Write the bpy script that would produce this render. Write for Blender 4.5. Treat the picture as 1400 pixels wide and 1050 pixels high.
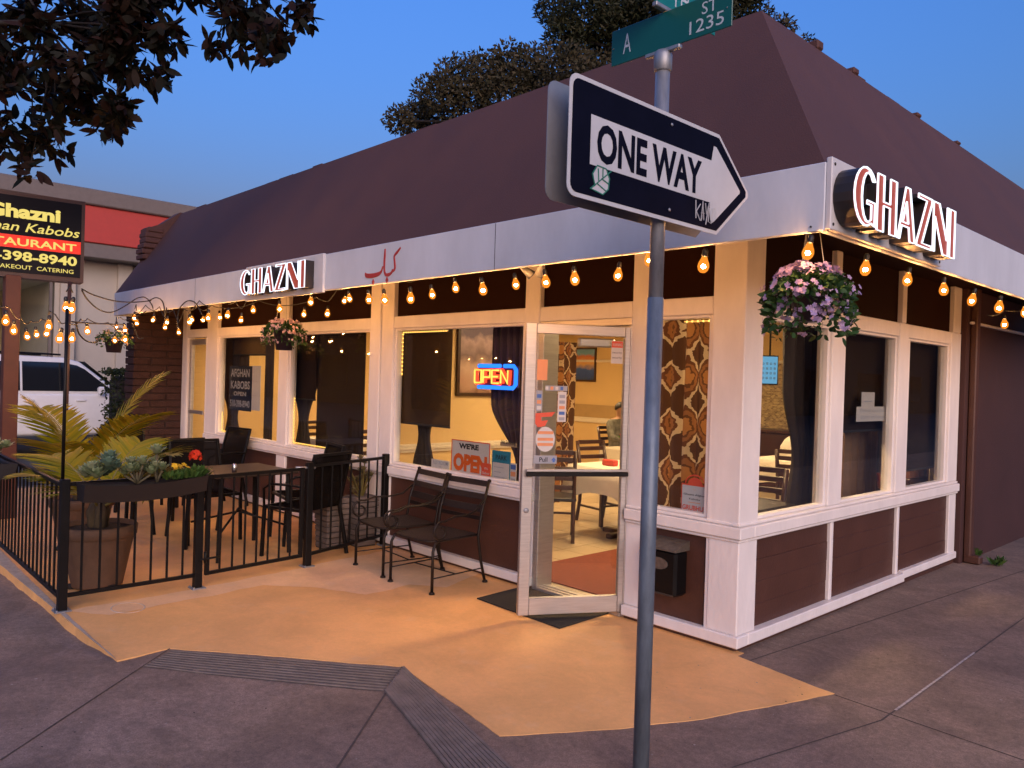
import bpy, bmesh, math, random
from mathutils import Vector, Matrix
random.seed(7)
rnd = random.uniform
scene = bpy.context.scene
for _o in list(bpy.data.objects):
    bpy.data.objects.remove(_o)

# ------------------------------------------------------------------ camera, sky, sun, exposure
YAW, PITCH, ROLL, FPX = math.radians(46.6), math.radians(-0.35), math.radians(1.75), 1070.0
CAM = Vector((2.47, -4.28, 1.6))
_fw = Vector((-math.sin(YAW)*math.cos(PITCH), math.cos(YAW)*math.cos(PITCH), math.sin(PITCH)))
_rt = Vector((math.cos(YAW), math.sin(YAW), 0)); _up = _rt.cross(_fw)
RT = _rt*math.cos(ROLL) + _up*math.sin(ROLL); UP = _up*math.cos(ROLL) - _rt*math.sin(ROLL); FW = _fw
cd = bpy.data.cameras.new('camera'); cam = bpy.data.objects.new('camera', cd)
scene.collection.objects.link(cam); scene.camera = cam
cd.sensor_fit = 'HORIZONTAL'; cd.sensor_width = 36.0; cd.lens = 36.0*FPX/1400.0
cd.clip_start = 0.05; cd.clip_end = 3000
cam.matrix_world = Matrix(((RT.x, UP.x, -FW.x, CAM.x), (RT.y, UP.y, -FW.y, CAM.y), (RT.z, UP.z, -FW.z, CAM.z), (0, 0, 0, 1)))

SUN_AZ = math.radians(120)      # compass-style: from +Y toward +X; where the afterglow comes from
SUN_EL = math.radians(14)
world = bpy.data.worlds.new('World'); scene.world = world; world.use_nodes = True
wt = world.node_tree; wt.nodes.clear()
sky = wt.nodes.new('ShaderNodeTexSky'); sky.sky_type = 'NISHITA'; sky.sun_disc = False
sky.sun_elevation = math.radians(0.5); sky.sun_rotation = SUN_AZ
sky.air_density = 1.8; sky.dust_density = 1.0; sky.ozone_density = 5.3; sky.altitude = 50
bg = wt.nodes.new('ShaderNodeBackground'); bg.inputs['Strength'].default_value = 0.15
wo = wt.nodes.new('ShaderNodeOutputWorld')
wt.links.new(sky.outputs[0], bg.inputs['Color']); wt.links.new(bg.outputs[0], wo.inputs['Surface'])
sl = bpy.data.lights.new('sun', 'SUN'); sl.energy = 0.27; sl.angle = math.radians(50); sl.color = (1.0, 0.74, 0.61)
sun = bpy.data.objects.new('sun', sl); scene.collection.objects.link(sun)
_sd = Vector((math.sin(SUN_AZ)*math.cos(SUN_EL), math.cos(SUN_AZ)*math.cos(SUN_EL), math.sin(SUN_EL)))
sun.rotation_euler = _sd.to_track_quat('Z', 'Y').to_euler(); sun.location = (6, -8, 8)
vs = scene.view_settings; vs.view_transform = 'Standard'; vs.look = 'None'; vs.exposure = 3.75; vs.gamma = 1.0; vs.use_curve_mapping = False
K = 2.0**-vs.exposure      # dusk: the camera is opened up this far, so lamps are dimmed by the same factor
cy = scene.cycles
cy.use_denoising = True
cy.max_bounces = 6; cy.diffuse_bounces = 3; cy.glossy_bounces = 2; cy.transmission_bounces = 4; cy.transparent_max_bounces = 16
cy.caustics_reflective = False; cy.caustics_refractive = False; cy.sample_clamp_indirect = 4.0

# ------------------------------------------------------------------ measuring helpers (photo position -> point on a known plane)
def ray(px, py):
    return FW*FPX + RT*(px-700.0) - UP*(py-525.0)
def hitX(px, py, X): d = ray(px, py); return CAM + d*((X-CAM.x)/d.x)
def hitY(px, py, Y): d = ray(px, py); return CAM + d*((Y-CAM.y)/d.y)
def hitZ(px, py, Z): d = ray(px, py); return CAM + d*((Z-CAM.z)/d.z)
def hitD(px, py, D): d = ray(px, py); return CAM + d*(D/FPX)

# ------------------------------------------------------------------ materials
MATS = {}
def mat(name, col, rough=0.6, metal=0.0, var=0.12, scale=8.0, bump=0.0, bscale=40.0, spec=0.5, emit=None, estr=0.0, stretch=None, alpha=None, trans=0.0):
    if name in MATS: return MATS[name]
    m = bpy.data.materials.new(name); m.use_nodes = True; nt = m.node_tree
    b = nt.nodes['Principled BSDF']
    b.inputs['Roughness'].default_value = rough; b.inputs['Metallic'].default_value = metal
    b.inputs['Specular IOR Level'].default_value = spec
    tc = nt.nodes.new('ShaderNodeTexCoord'); mp = nt.nodes.new('ShaderNodeMapping')
    if stretch: mp.inputs['Scale'].default_value = stretch
    nt.links.new(tc.outputs['Object'], mp.inputs['Vector'])
    if var > 0:
        n = nt.nodes.new('ShaderNodeTexNoise'); n.inputs['Scale'].default_value = scale; n.inputs['Detail'].default_value = 6; n.inputs['Roughness'].default_value = 0.65
        nt.links.new(mp.outputs[0], n.inputs['Vector'])
        r = nt.nodes.new('ShaderNodeValToRGB')
        lo = [max(0, c*(1-var)) for c in col]; hi = [min(1, c*(1+var)) for c in col]
        r.color_ramp.elements[0].position = 0.3; r.color_ramp.elements[1].position = 0.7
        r.color_ramp.elements[0].color = (*lo, 1); r.color_ramp.elements[1].color = (*hi, 1)
        nt.links.new(n.outputs['Fac'], r.inputs['Fac']); nt.links.new(r.outputs[0], b.inputs['Base Color'])
        rr = nt.nodes.new('ShaderNodeMapRange'); rr.inputs[3].default_value = max(0.02, rough-0.08); rr.inputs[4].default_value = min(1, rough+0.08)
        nt.links.new(n.outputs['Fac'], rr.inputs[0]); nt.links.new(rr.outputs[0], b.inputs['Roughness'])
    else:
        b.inputs['Base Color'].default_value = (*col, 1)
    if bump > 0:
        n2 = nt.nodes.new('ShaderNodeTexNoise'); n2.inputs['Scale'].default_value = bscale; n2.inputs['Detail'].default_value = 5
        nt.links.new(mp.outputs[0], n2.inputs['Vector'])
        bp = nt.nodes.new('ShaderNodeBump'); bp.inputs['Strength'].default_value = bump; bp.inputs['Distance'].default_value = 0.01
        nt.links.new(n2.outputs['Fac'], bp.inputs['Height']); nt.links.new(bp.outputs[0], b.inputs['Normal'])
    if emit:
        b.inputs['Emission Color'].default_value = (*emit, 1); b.inputs['Emission Strength'].default_value = estr
    if trans: b.inputs['Transmission Weight'].default_value = trans
    MATS[name] = m; return m
def emis(name, col, s):
    if name in MATS: return MATS[name]
    m = bpy.data.materials.new(name); m.use_nodes = True; nt = m.node_tree; nt.nodes.clear()
    e = nt.nodes.new('ShaderNodeEmission'); e.inputs[0].default_value = (*col, 1); e.inputs[1].default_value = s
    o = nt.nodes.new('ShaderNodeOutputMaterial'); nt.links.new(e.outputs[0], o.inputs[0]); MATS[name] = m; return m
def glass(name, tint=(0.95, 0.97, 0.96), ior=1.45, rough=0.0):
    if name in MATS: return MATS[name]
    m = bpy.data.materials.new(name); m.use_nodes = True; nt = m.node_tree; nt.nodes.clear()
    t = nt.nodes.new('ShaderNodeBsdfTransparent'); t.inputs[0].default_value = (*tint, 1)
    g = nt.nodes.new('ShaderNodeBsdfGlossy'); g.inputs['Roughness'].default_value = rough
    fr = nt.nodes.new('ShaderNodeFresnel'); ge = nt.nodes.new('ShaderNodeNewGeometry'); mr = nt.nodes.new('ShaderNodeMapRange'); mr.inputs[3].default_value = ior; mr.inputs[4].default_value = 1.0/ior
    nt.links.new(ge.outputs['Backfacing'], mr.inputs[0]); nt.links.new(mr.outputs[0], fr.inputs[0])
    mx = nt.nodes.new('ShaderNodeMixShader'); o = nt.nodes.new('ShaderNodeOutputMaterial')
    nt.links.new(fr.outputs[0], mx.inputs[0]); nt.links.new(t.outputs[0], mx.inputs[1]); nt.links.new(g.outputs[0], mx.inputs[2]); nt.links.new(mx.outputs[0], o.inputs[0])
    MATS[name] = m; return m
def sheer(name, col, opac, rough=0.8):
    if name in MATS: return MATS[name]
    m = bpy.data.materials.new(name); m.use_nodes = True; nt = m.node_tree; nt.nodes.clear()
    t = nt.nodes.new('ShaderNodeBsdfTransparent'); d = nt.nodes.new('ShaderNodeBsdfDiffuse'); d.inputs[0].default_value = (*col, 1)
    tl = nt.nodes.new('ShaderNodeBsdfTranslucent'); tl.inputs[0].default_value = (*col, 1)
    m1 = nt.nodes.new('ShaderNodeMixShader'); m1.inputs[0].default_value = 0.35; nt.links.new(d.outputs[0], m1.inputs[1]); nt.links.new(tl.outputs[0], m1.inputs[2])
    mx = nt.nodes.new('ShaderNodeMixShader'); mx.inputs[0].default_value = opac; o = nt.nodes.new('ShaderNodeOutputMaterial')
    nt.links.new(t.outputs[0], mx.inputs[1]); nt.links.new(m1.outputs[0], mx.inputs[2]); nt.links.new(mx.outputs[0], o.inputs[0])
    MATS[name] = m; return m
def leafmat(name, cols, rough=0.5, transl=0.25):
    if name in MATS: return MATS[name]
    m = bpy.data.materials.new(name); m.use_nodes = True; nt = m.node_tree; nt.nodes.clear()
    geo = nt.nodes.new('ShaderNodeNewGeometry'); r = nt.nodes.new('ShaderNodeValToRGB'); cr = r.color_ramp
    while len(cr.elements) < len(cols): cr.elements.new(0.5)
    for i, c in enumerate(cols): cr.elements[i].position = i/max(1, len(cols)-1); cr.elements[i].color = (*c, 1)
    nt.links.new(geo.outputs['Random Per Island'], r.inputs[0])
    p = nt.nodes.new('ShaderNodeBsdfPrincipled'); p.inputs['Roughness'].default_value = rough; p.inputs['Specular IOR Level'].default_value = 0.2; nt.links.new(r.outputs[0], p.inputs['Base Color'])
    tl = nt.nodes.new('ShaderNodeBsdfTranslucent'); nt.links.new(r.outputs[0], tl.inputs[0])
    mx = nt.nodes.new('ShaderNodeMixShader'); mx.inputs[0].default_value = transl; o = nt.nodes.new('ShaderNodeOutputMaterial')
    nt.links.new(p.outputs[0], mx.inputs[1]); nt.links.new(tl.outputs[0], mx.inputs[2]); nt.links.new(mx.outputs[0], o.inputs[0])
    MATS[name] = m; return m

WHITE = mat('white_trim_paint', (0.79, 0.745, 0.715), 0.5, var=0.07, scale=5.0, bump=0.28, bscale=38, spec=0.35, stretch=(1, 1, 0.35))
FASC = mat('fascia_paint', (0.58, 0.60, 0.64), 0.55, var=0.10, scale=2.2, bump=0.15, bscale=26, stretch=(1, 1, 0.4))
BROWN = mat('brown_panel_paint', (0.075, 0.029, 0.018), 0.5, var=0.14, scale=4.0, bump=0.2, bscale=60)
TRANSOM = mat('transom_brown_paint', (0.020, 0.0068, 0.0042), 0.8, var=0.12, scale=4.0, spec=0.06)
ROOF = mat('roof_brown_membrane', (0.086, 0.035, 0.027), 0.8, var=0.13, scale=1.1, stretch=(1.6, 1.6, 0.5), bump=0.25, bscale=90)
STUCCO = mat('brown_stucco', (0.052, 0.019, 0.017), 0.85, var=0.14, scale=2.0, bump=0.5, bscale=120)
BRICK = mat('painted_brown_brick', (0.052, 0.026, 0.021), 0.85, spec=0.2, var=0.25, scale=9.0, bump=0.9, bscale=45)
MORTAR = mat('dark_mortar', (0.030, 0.016, 0.013), 0.95)
ALU = mat('brushed_aluminium', (0.50, 0.47, 0.44), 0.42, metal=0.75, var=0.12, scale=6, stretch=(1, 1, 14))
BLACKM = mat('black_powder_coat', (0.0045, 0.004, 0.004), 0.45, var=0.2, scale=14, bump=0.1, bscale=70, spec=0.25)
IRON = mat('wrought_iron', (0.018, 0.012, 0.009), 0.48, metal=0.3, spec=0.35, var=0.3, scale=20, bump=0.2, bscale=60)
GALV = mat('galvanised_steel', (0.30, 0.31, 0.33), 0.5, metal=0.6, var=0.25, scale=18, stretch=(1, 1, 0.35), bump=0.08)
POLEP = mat('blue_grey_pole', (0.15, 0.185, 0.225), 0.5, metal=0.35, var=0.35, scale=14, stretch=(1, 1, 0.3), bump=0.1)
RUBBER = mat('black_rubber_cable', (0.012, 0.012, 0.012), 0.6, var=0)
GLASS = glass('window_glass')
DARKV = mat('dark_void', (0.012, 0.010, 0.009), 0.8, var=0)

# ------------------------------------------------------------------ mesh building
COL = scene.collection
ORG = {}
class MB:
    def __init__(s): s.v = []; s.f = []; s.sm = []
    def add(s, vs, fs, smooth=False):
        k = len(s.v); s.v.extend([tuple(p) for p in vs]); s.f.extend([tuple(i+k for i in f) for f in fs]); s.sm.extend([smooth]*len(fs)); return s
    def box(s, x0, x1, y0, y1, z0, z1, c=0.0, M=None):
        if x0 > x1: x0, x1 = x1, x0
        if y0 > y1: y0, y1 = y1, y0
        if z0 > z1: z0, z1 = z1, z0
        c = min(c, (x1-x0)*0.45, (y1-y0)*0.45, (z1-z0)*0.45)
        if c <= 1e-6:
            vs = [Vector((x, y, z)) for x in (x0, x1) for y in (y0, y1) for z in (z0, z1)]
            fs = [(0, 1, 3, 2), (4, 6, 7, 5), (0, 4, 5, 1), (2, 3, 7, 6), (0, 2, 6, 4), (1, 5, 7, 3)]
        else:
            bm = bmesh.new()
            bmesh.ops.create_cube(bm, size=1.0)
            for v in bm.verts:
                v.co = Vector(((x0+x1)/2+v.co.x*(x1-x0), (y0+y1)/2+v.co.y*(y1-y0), (z0+z1)/2+v.co.z*(z1-z0)))
            bmesh.ops.bevel(bm, geom=list(bm.edges), offset=c, segments=1, affect='EDGES', profile=0.5)
            bm.verts.index_update()
            vs = [v.co.copy() for v in bm.verts]; fs = [tuple(v.index for v in f.verts) for f in bm.faces]; bm.free()
        if M: vs = [M @ p for p in vs]
        return s.add(vs, fs)
    def tube(s, pts, r, n=8, closed=False, caps=True, flat=None):
        pts = [Vector(p) for p in pts]; N = len(pts); vs = []; fs = []
        rs = r if isinstance(r, (list, tuple)) else [r]*N
        prev = None
        for i, p in enumerate(pts):
            a = pts[(i-1) % N] if (closed or i > 0) else p; b = pts[(i+1) % N] if (closed or i < N-1) else p
            t = (b-a); t = t.normalized() if t.length > 1e-9 else Vector((0, 0, 1))
            if prev is None:
                u = t.cross(Vector((0, 0, 1)));
                if u.length < 1e-3: u = t.cross(Vector((1, 0, 0)))
                u.normalize()
            else:
                u = prev - t*prev.dot(t)
                u = u.normalized() if u.length > 1e-6 else t.orthogonal().normalized()
            prev = u; w = t.cross(u)
            for k in range(n):
                an = 2*math.pi*(k+0.5)/n
                vs.append(p + (u*math.cos(an)*rs[i] + w*math.sin(an)*rs[i]*(flat or 1.0)))
        M = N if closed else N-1
        for i in range(M):
            for k in range(n):
                a = i*n+k; b = i*n+(k+1) % n; c = ((i+1) % N)*n+(k+1) % n; d = ((i+1) % N)*n+k
                fs.append((a, b, c, d))
        if caps and not closed:
            fs.append(tuple(reversed(range(n)))); fs.append(tuple(range((N-1)*n, N*n)))
        return s.add(vs, fs, n > 4)
    def lathe(s, prof, n=20, c=(0, 0, 0), M=None, cap=True, smooth=True):
        vs = []; fs = []; c = Vector(c)
        for (r, z) in prof:
            for k in range(n):
                a = 2*math.pi*k/n; p = Vector((r*math.cos(a), r*math.sin(a), z))
                vs.append((M @ p if M else p)+c)
        for i in range(len(prof)-1):
            for k in range(n): fs.append((i*n+k, i*n+(k+1) % n, (i+1)*n+(k+1) % n, (i+1)*n+k))
        if cap:
            if prof[0][0] > 1e-5: fs.append(tuple(reversed(range(n))))
            if prof[-1][0] > 1e-5: fs.append(tuple(range((len(prof)-1)*n, len(prof)*n)))
        return s.add(vs, fs, smooth)
    def prism(s, poly, o, u, v, d):           # poly in (u,v) at origin o, extruded by vector d
        o = Vector(o); u = Vector(u); v = Vector(v); d = Vector(d); n = len(poly)
        vs = [o+u*a+v*b for a, b in poly] + [o+u*a+v*b+d for a, b in poly]
        fs = [tuple(range(n)), tuple(reversed(range(n, 2*n)))] + [(i, i+n, (i+1) % n+n, (i+1) % n) for i in range(n)]
        return s.add(vs, fs)
    def quad(s, a, b, c, d): return s.add([a, b, c, d], [(0, 1, 2, 3)])
    def mesh(s, name, m, org=(0, 0, 0)):
        me = bpy.data.meshes.new(name); o = Vector(org)
        me.from_pydata([(p[0]-o.x, p[1]-o.y, p[2]-o.z) for p in s.v], [], s.f)
        for p, q in zip(me.polygons, s.sm): p.use_smooth = q
        if m: me.materials.append(m)
        bm = bmesh.new(); bm.from_mesh(me); bmesh.ops.recalc_face_normals(bm, faces=bm.faces); bm.to_mesh(me); bm.free()
        return me
    def build(s, name, m, parent=None, org=None):
        if org is None: org = ORG.get(parent.name, (0, 0, 0)) if parent else (0, 0, 0)
        o = bpy.data.objects.new(name, s.mesh(name, m, org)); COL.objects.link(o)
        if parent: o.parent = parent; ORG[o.name] = org
        elif tuple(org) != (0, 0, 0): o.location = org; ORG[o.name] = org
        return o
def tag(o, label=None, cat=None, group=None, kind=None):
    if label: o['label'] = label
    if cat: o['category'] = cat
    if group: o['group'] = group
    if kind: o['kind'] = kind
    return o
def thing(name, label, cat, loc=(0, 0, 0), group=None):
    o = bpy.data.objects.new(name, None); COL.objects.link(o); o.location = loc; o.empty_display_size = 0.1
    ORG[o.name] = tuple(loc); return tag(o, label, cat, group)
def copy_tree(o, parent=None):
    c = o.copy(); COL.objects.link(c); c.parent = parent
    for ch in o.children: copy_tree(ch, c)
    return c
def place(o, loc, rz=0.0, label=None):
    o.location = loc; o.rotation_euler = (0, 0, rz)
    if label: o['label'] = label
    return o
def text(name, s, m, parent, o, u, v, h, ex=0.002, bold=0.0, align='CENTER', width=None, shear=0.0, sub_org=None):
    """flat lettering: baseline origin o, right u, up v, cap height h; width stretches to a given length"""
    cu = bpy.data.curves.new('t', 'FONT'); cu.body = s; cu.size = 1.0; cu.extrude = 0.0; cu.offset = bold; cu.align_x = align; cu.shear = shear; cu.resolution_u = 3
    ob = bpy.data.objects.new('t', cu); COL.objects.link(ob); bpy.context.view_layer.update()
    me = bpy.data.meshes.new_from_object(ob); bpy.data.objects.remove(ob); bpy.data.curves.remove(cu)
    xs = [p.co.x for p in me.vertices]
    if not xs: return None
    k = h/0.70; kx = k
    if width: kx = width/(max(xs)-min(xs))
    u = Vector(u).normalized(); v = Vector(v).normalized(); n = u.cross(v); o = Vector(o)
    org = Vector(ORG.get(parent.name, (0, 0, 0))) if parent else Vector()
    for p in me.vertices: p.co = o + u*p.co.x*kx + v*p.co.y*k + n*ex - org
    me.materials.clear(); me.materials.append(m); me.name = name
    ob = bpy.data.objects.new(name, me); COL.objects.link(ob)
    if parent: ob.parent = parent; ORG[ob.name] = tuple(org)
    return ob
X, Y, Z = Vector((1, 0, 0)), Vector((0, 1, 0)), Vector((0, 0, 1))
GZ = -0.03      # patio / pavement level beside the building
# ------------------------------------------------------------------ ground
def concrete(name, c1, c2, c3, rough=0.85, spots=True, stain=0.80, grain=0.20):
    m = bpy.data.materials.new(name); m.use_nodes = True; nt = m.node_tree; b = nt.nodes['Principled BSDF']; b.inputs['Roughness'].default_value = rough
    L = nt.links.new; tc = nt.nodes.new('ShaderNodeTexCoord')
    def noise(sc, det=6, dist=0.0):
        n = nt.nodes.new('ShaderNodeTexNoise'); n.inputs['Scale'].default_value = sc; n.inputs['Detail'].default_value = det; n.inputs['Roughness'].default_value = 0.7; n.inputs['Distortion'].default_value = dist
        L(tc.outputs['Object'], n.inputs['Vector']); return n
    def ramp(src, p0, p1, a, bb):
        r = nt.nodes.new('ShaderNodeValToRGB'); r.color_ramp.elements[0].position = p0; r.color_ramp.elements[1].position = p1
        r.color_ramp.elements[0].color = (*a, 1); r.color_ramp.elements[1].color = (*bb, 1); L(src, r.inputs[0]); return r
    def mix(fac, a, bb, mode='MIX'):
        x = nt.nodes.new('ShaderNodeMix'); x.data_type = 'RGBA'; x.blend_type = mode
        if isinstance(fac, float): x.inputs[0].default_value = fac
        else: L(fac, x.inputs[0])
        L(a, x.inputs[6]); L(bb, x.inputs[7]); return x.outputs[2]
    big = noise(0.9, 5, 0.6); base = ramp(big.outputs['Fac'], 0.32, 0.68, c1, c2)
    fine = noise(160, 3); fr = ramp(fine.outputs['Fac'], 0.3, 0.7, (1-grain*1.8,)*3, (1+grain*1.5,)*3)
    c = mix(1.0, base.outputs[0], fr.outputs[0], 'MULTIPLY')
    gr = noise(34, 4); grr = ramp(gr.outputs['Fac'], 0.34, 0.66, (1-grain,)*3, (1+grain,)*3); c = mix(1.0, c, grr.outputs[0], 'MULTIPLY')
    st = noise(1.7, 9, 2.0 if spots else 0.3); stn = ramp(st.outputs['Fac'], 0.40, 0.60, (stain,)*3, (1.10,)*3); c = mix(1.0, c, stn.outputs[0], 'MULTIPLY')
    mid = noise(5.0, 8, 1.2 if spots else 0.2); mr = ramp(mid.outputs['Fac'], 0.56, 0.74, (0, 0, 0), (0.65, 0.65, 0.65))
    c3n = nt.nodes.new('ShaderNodeRGB'); c3n.outputs[0].default_value = (*c3, 1)
    c = mix(mr.outputs[0], c, c3n.outputs[0])
    if spots:
        vo = nt.nodes.new('ShaderNodeTexVoronoi'); vo.inputs['Scale'].default_value = 1.9; L(tc.outputs['Object'], vo.inputs['Vector'])
        sr = ramp(vo.outputs['Distance'], 0.030, 0.045, (0.8, 0.8, 0.8), (0, 0, 0))
        gum = nt.nodes.new('ShaderNodeRGB'); gum.outputs[0].default_value = (c1[0]*0.35, c1[1]*0.35, c1[2]*0.35, 1)
        c = mix(sr.outputs[0], c, gum.outputs[0])
        vo2 = nt.nodes.new('ShaderNodeTexVoronoi'); vo2.inputs['Scale'].default_value = 3.7; L(tc.outputs['Object'], vo2.inputs['Vector'])
        sr2 = ramp(vo2.outputs['Distance'], 0.022, 0.034, (0.6, 0.6, 0.6), (0, 0, 0))
        pale = nt.nodes.new('ShaderNodeRGB'); pale.outputs[0].default_value = (0.42, 0.38, 0.36, 1)
        c = mix(sr2.outputs[0], c, pale.outputs[0])
    L(c, b.inputs['Base Color'])
    bp = nt.nodes.new('ShaderNodeBump'); bp.inputs['Strength'].default_value = 0.35; bp.inputs['Distance'].default_value = 0.004; L(fine.outputs['Fac'], bp.inputs['Height']); L(bp.outputs[0], b.inputs['Normal'])
    MATS[name] = m; return m
PAVE = concrete('weathered_pavement_concrete', (0.185, 0.128, 0.098), (0.265, 0.188, 0.145), (0.125, 0.088, 0.068))
PATIO = concrete('peach_painted_concrete', (0.75, 0.405, 0.148), (0.82, 0.445, 0.168), (0.77, 0.475, 0.24), 0.62, False, 0.93, 0.035)
ASPH = concrete('asphalt', (0.040, 0.039, 0.040), (0.062, 0.060, 0.060), (0.05, 0.05, 0.05), 0.9, False)
GROOVE = mat('grooved_ramp_concrete', (0.19, 0.152, 0.128), 0.9, var=0.25, scale=12, bump=0.4, bscale=120)
JOINT = mat('pavement_joint', (0.080, 0.062, 0.053), 0.95, var=0.3, scale=30)

P1 = hitZ(232, 887, GZ); P2 = hitZ(550, 912, GZ); R1 = hitZ(0, 1040, GZ); R2 = hitZ(460, 1050, GZ)
def sd(p, a, b):
    d = Vector((b.x-a.x, b.y-a.y)); n = Vector((-d.y, d.x)).normalized(); return n.dot(Vector((p[0]-a.x, p[1]-a.y)))
def sstep(t): t = max(0.0, min(1.0, t)); return t*t*(3-2*t)
def H(x, y):
    w = sstep((-2.0-x)/0.9); z = GZ
    z -= w*sstep((-2.55-y)/0.3)*(0.055+0.018*max(0.0, -2.9-y))
    e = min(-sd((x, y), P1, P2), sd((x, y), P1, R1), -sd((x, y), P2, R2)+0.25)
    z -= 0.06*sstep(e/1.3)*(1-w*0.6)
    return z
mb = MB(); xs = [-9.6+0.18*i for i in range(82)]; ys = [-7.0+0.18*j for j in range(84)]+[8.6, 10, 14, 20, 34]
for x in xs:
    for y in ys: mb.v.append((x, y, H(x, y)))
n = len(ys)
for i in range(len(xs)-1):
    for j in range(n-1): mb.f.append((i*n+j, (i+1)*n+j, (i+1)*n+j+1, i*n+j+1)); mb.sm.append(True)
k = len(mb.v)
edge = [(-9.6, -7.0), (xs[-1], -7.0), (xs[-1], 34), (-9.6, 34)]
for (x, y) in edge: mb.v.append((x, y, H(x, y))); mb.v.append((x, y, -0.3))
for q in range(4):
    a = k+2*q; b = k+2*((q+1) % 4); mb.f.append((a, a+1, b+1, b)); mb.sm.append(False)
tag(mb.build('pavement', PAVE), kind='structure')
mb = MB(); mb.quad((-900, -900, -0.19), (900, -900, -0.19), (900, 900, -0.19), (-900, 900, -0.19))
tag(mb.build('ground', ASPH), kind='structure')

tip = hitZ(1141, 949, GZ); bot = hitZ(683, 1007, GZ); lef = hitZ(160, 904, GZ); lf2 = hitZ(0, 774, GZ); m1 = hitZ(960, 984, GZ); m2 = hitZ(850, 997, GZ)
def worn(pts, amp=0.007, step=0.05):
    out = []
    for i, p in enumerate(pts):
        q = pts[(i+1) % len(pts)]; n_ = max(1, int(math.hypot(q[0]-p[0], q[1]-p[1])/step)); w_ = 0.0
        for k in range(n_):
            t = k/n_; w_ = 0.75*w_+rnd(-amp, amp)*0.6; a = math.atan2(q[1]-p[1], q[0]-p[0])+math.pi/2; e_ = min(1.0, min(k, n_-k)*0.5)
            out.append((p[0]+(q[0]-p[0])*t+math.cos(a)*w_*e_, p[1]+(q[1]-p[1])*t+math.sin(a)*w_*e_))
    return out
poly = [(0.012, -0.02), (tip.x, tip.y), (m1.x, m1.y), (m2.x, m2.y), (bot.x, bot.y), (P2.x, P2.y), (P1.x, P1.y), (lef.x, lef.y), (lf2.x, lf2.y), (-9.4, lf2.y-0.02), (-9.4, 0.06), (0.012, 0.06)]
mb = MB(); mb.prism(worn(poly), (0, 0, GZ+0.004), X, Y, (0, 0, -0.20))
tag(mb.build('patio_slab', PATIO), kind='structure')

LIP = concrete('bare_concrete_lip', (0.36, 0.30, 0.25), (0.45, 0.375, 0.31), (0.30, 0.25, 0.21), 0.85, False, 0.8, 0.12)
mb = MB(); mb.prism(worn([(p.x, p.y) for p in (hitZ(0, 773, GZ), hitZ(-160, 640, GZ), hitZ(-160, 622, GZ), hitZ(0, 752, GZ), hitZ(70, 822, GZ), hitZ(158, 902, GZ))], 0.004), (0, 0, GZ+0.0085), X, Y, (0, 0, -0.004)); tag(mb.build('patio_edge', LIP), kind='structure')
PATIO2 = concrete('faded_lit_peach_paint', (0.80, 0.49, 0.26), (0.84, 0.53, 0.29), (0.76, 0.51, 0.33), 0.6, False, 0.93, 0.035)  # faded patch, colour also raised to stand in for missing bulb light
mb = MB(); pl_ = worn([(p.x, p.y) for p in (hitZ(92, 836, GZ), hitZ(150, 842, GZ), hitZ(230, 826, GZ), hitZ(290, 816, GZ), hitZ(360, 801, GZ), hitZ(430, 804, GZ), hitZ(500, 814, GZ), hitZ(560, 800, GZ), hitZ(610, 804, GZ), hitZ(660, 784, GZ), hitZ(600, 764, GZ), hitZ(545, 750, GZ), hitZ(420, 776, GZ), hitZ(268, 806, GZ))], 0.02, 0.06); mb.add([(a, b, GZ+0.0056) for a, b in pl_], [tuple(range(len(pl_)))]); tag(mb.build('patio_patch', PATIO2), kind='structure')
rc_ = hitZ(175, 832, GZ); mb = MB(); mb.tube([(rc_.x+0.13*math.cos(a*0.26), rc_.y+0.10*math.sin(a*0.26), GZ+0.0060) for a in range(24)], 0.006, 5, closed=True, flat=0.12); tag(mb.build('pot_ring_stain', mat('pale_ring_stain', (0.72, 0.55, 0.42), 0.8, var=0.3, scale=20)), kind='structure')
def strip(mb, a, b, w, h, seg=8, up=0.0):
    a = Vector((a[0], a[1])); b = Vector((b[0], b[1])); d = (b-a); nn = Vector((-d.y, d.x)).normalized()*w*0.5; vs = []; fs = []
    for i in range(seg+1):
        p = a+d*(i/seg)
        for q, s in ((-1, 0), (-1, h), (1, h), (1, 0)):
            c = p+nn*q; vs.append((c.x, c.y, H(c.x, c.y)+s+up))
    for i in range(seg):
        for q in range(3): fs.append((i*4+q, i*4+q+1, i*4+q+5, i*4+q+4))
    mb.add(vs, fs)
def bandsheet(mb, a0, a1, b0, b1, n=12):
    vs = []; fs = []
    for i in range(n+1):
        for j in range(4):
            p = a0.lerp(a1, i/n).lerp(b0.lerp(b1, i/n), j/3); vs.append((p.x, p.y, H(p.x, p.y)+0.0018))
    for i in range(n):
        for j in range(3): q_ = i*4+j; fs.append((q_, q_+1, q_+5, q_+4))
    mb.add(vs, fs)
mb = MB(); bandsheet(mb, hitZ(236, 889, GZ), hitZ(548, 914, GZ), hitZ(196, 912, GZ), hitZ(524, 944, GZ)); tag(mb.build('worn_ramp_grooves', mat('worn_groove', (0.105, 0.082, 0.070), 0.95, var=0.3, scale=25)), kind='structure')
mb = MB(); bandsheet(mb, hitZ(552, 913, GZ), hitZ(740, 1090, GZ), hitZ(526, 945, GZ), hitZ(640, 1090, GZ))
tag(mb.build('ramp_grooves', mat('groove_dark', (0.030, 0.024, 0.021), 0.95, var=0.3, scale=25)), kind='structure')  # sheet under the ribs, much darker than the rib concrete
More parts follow.
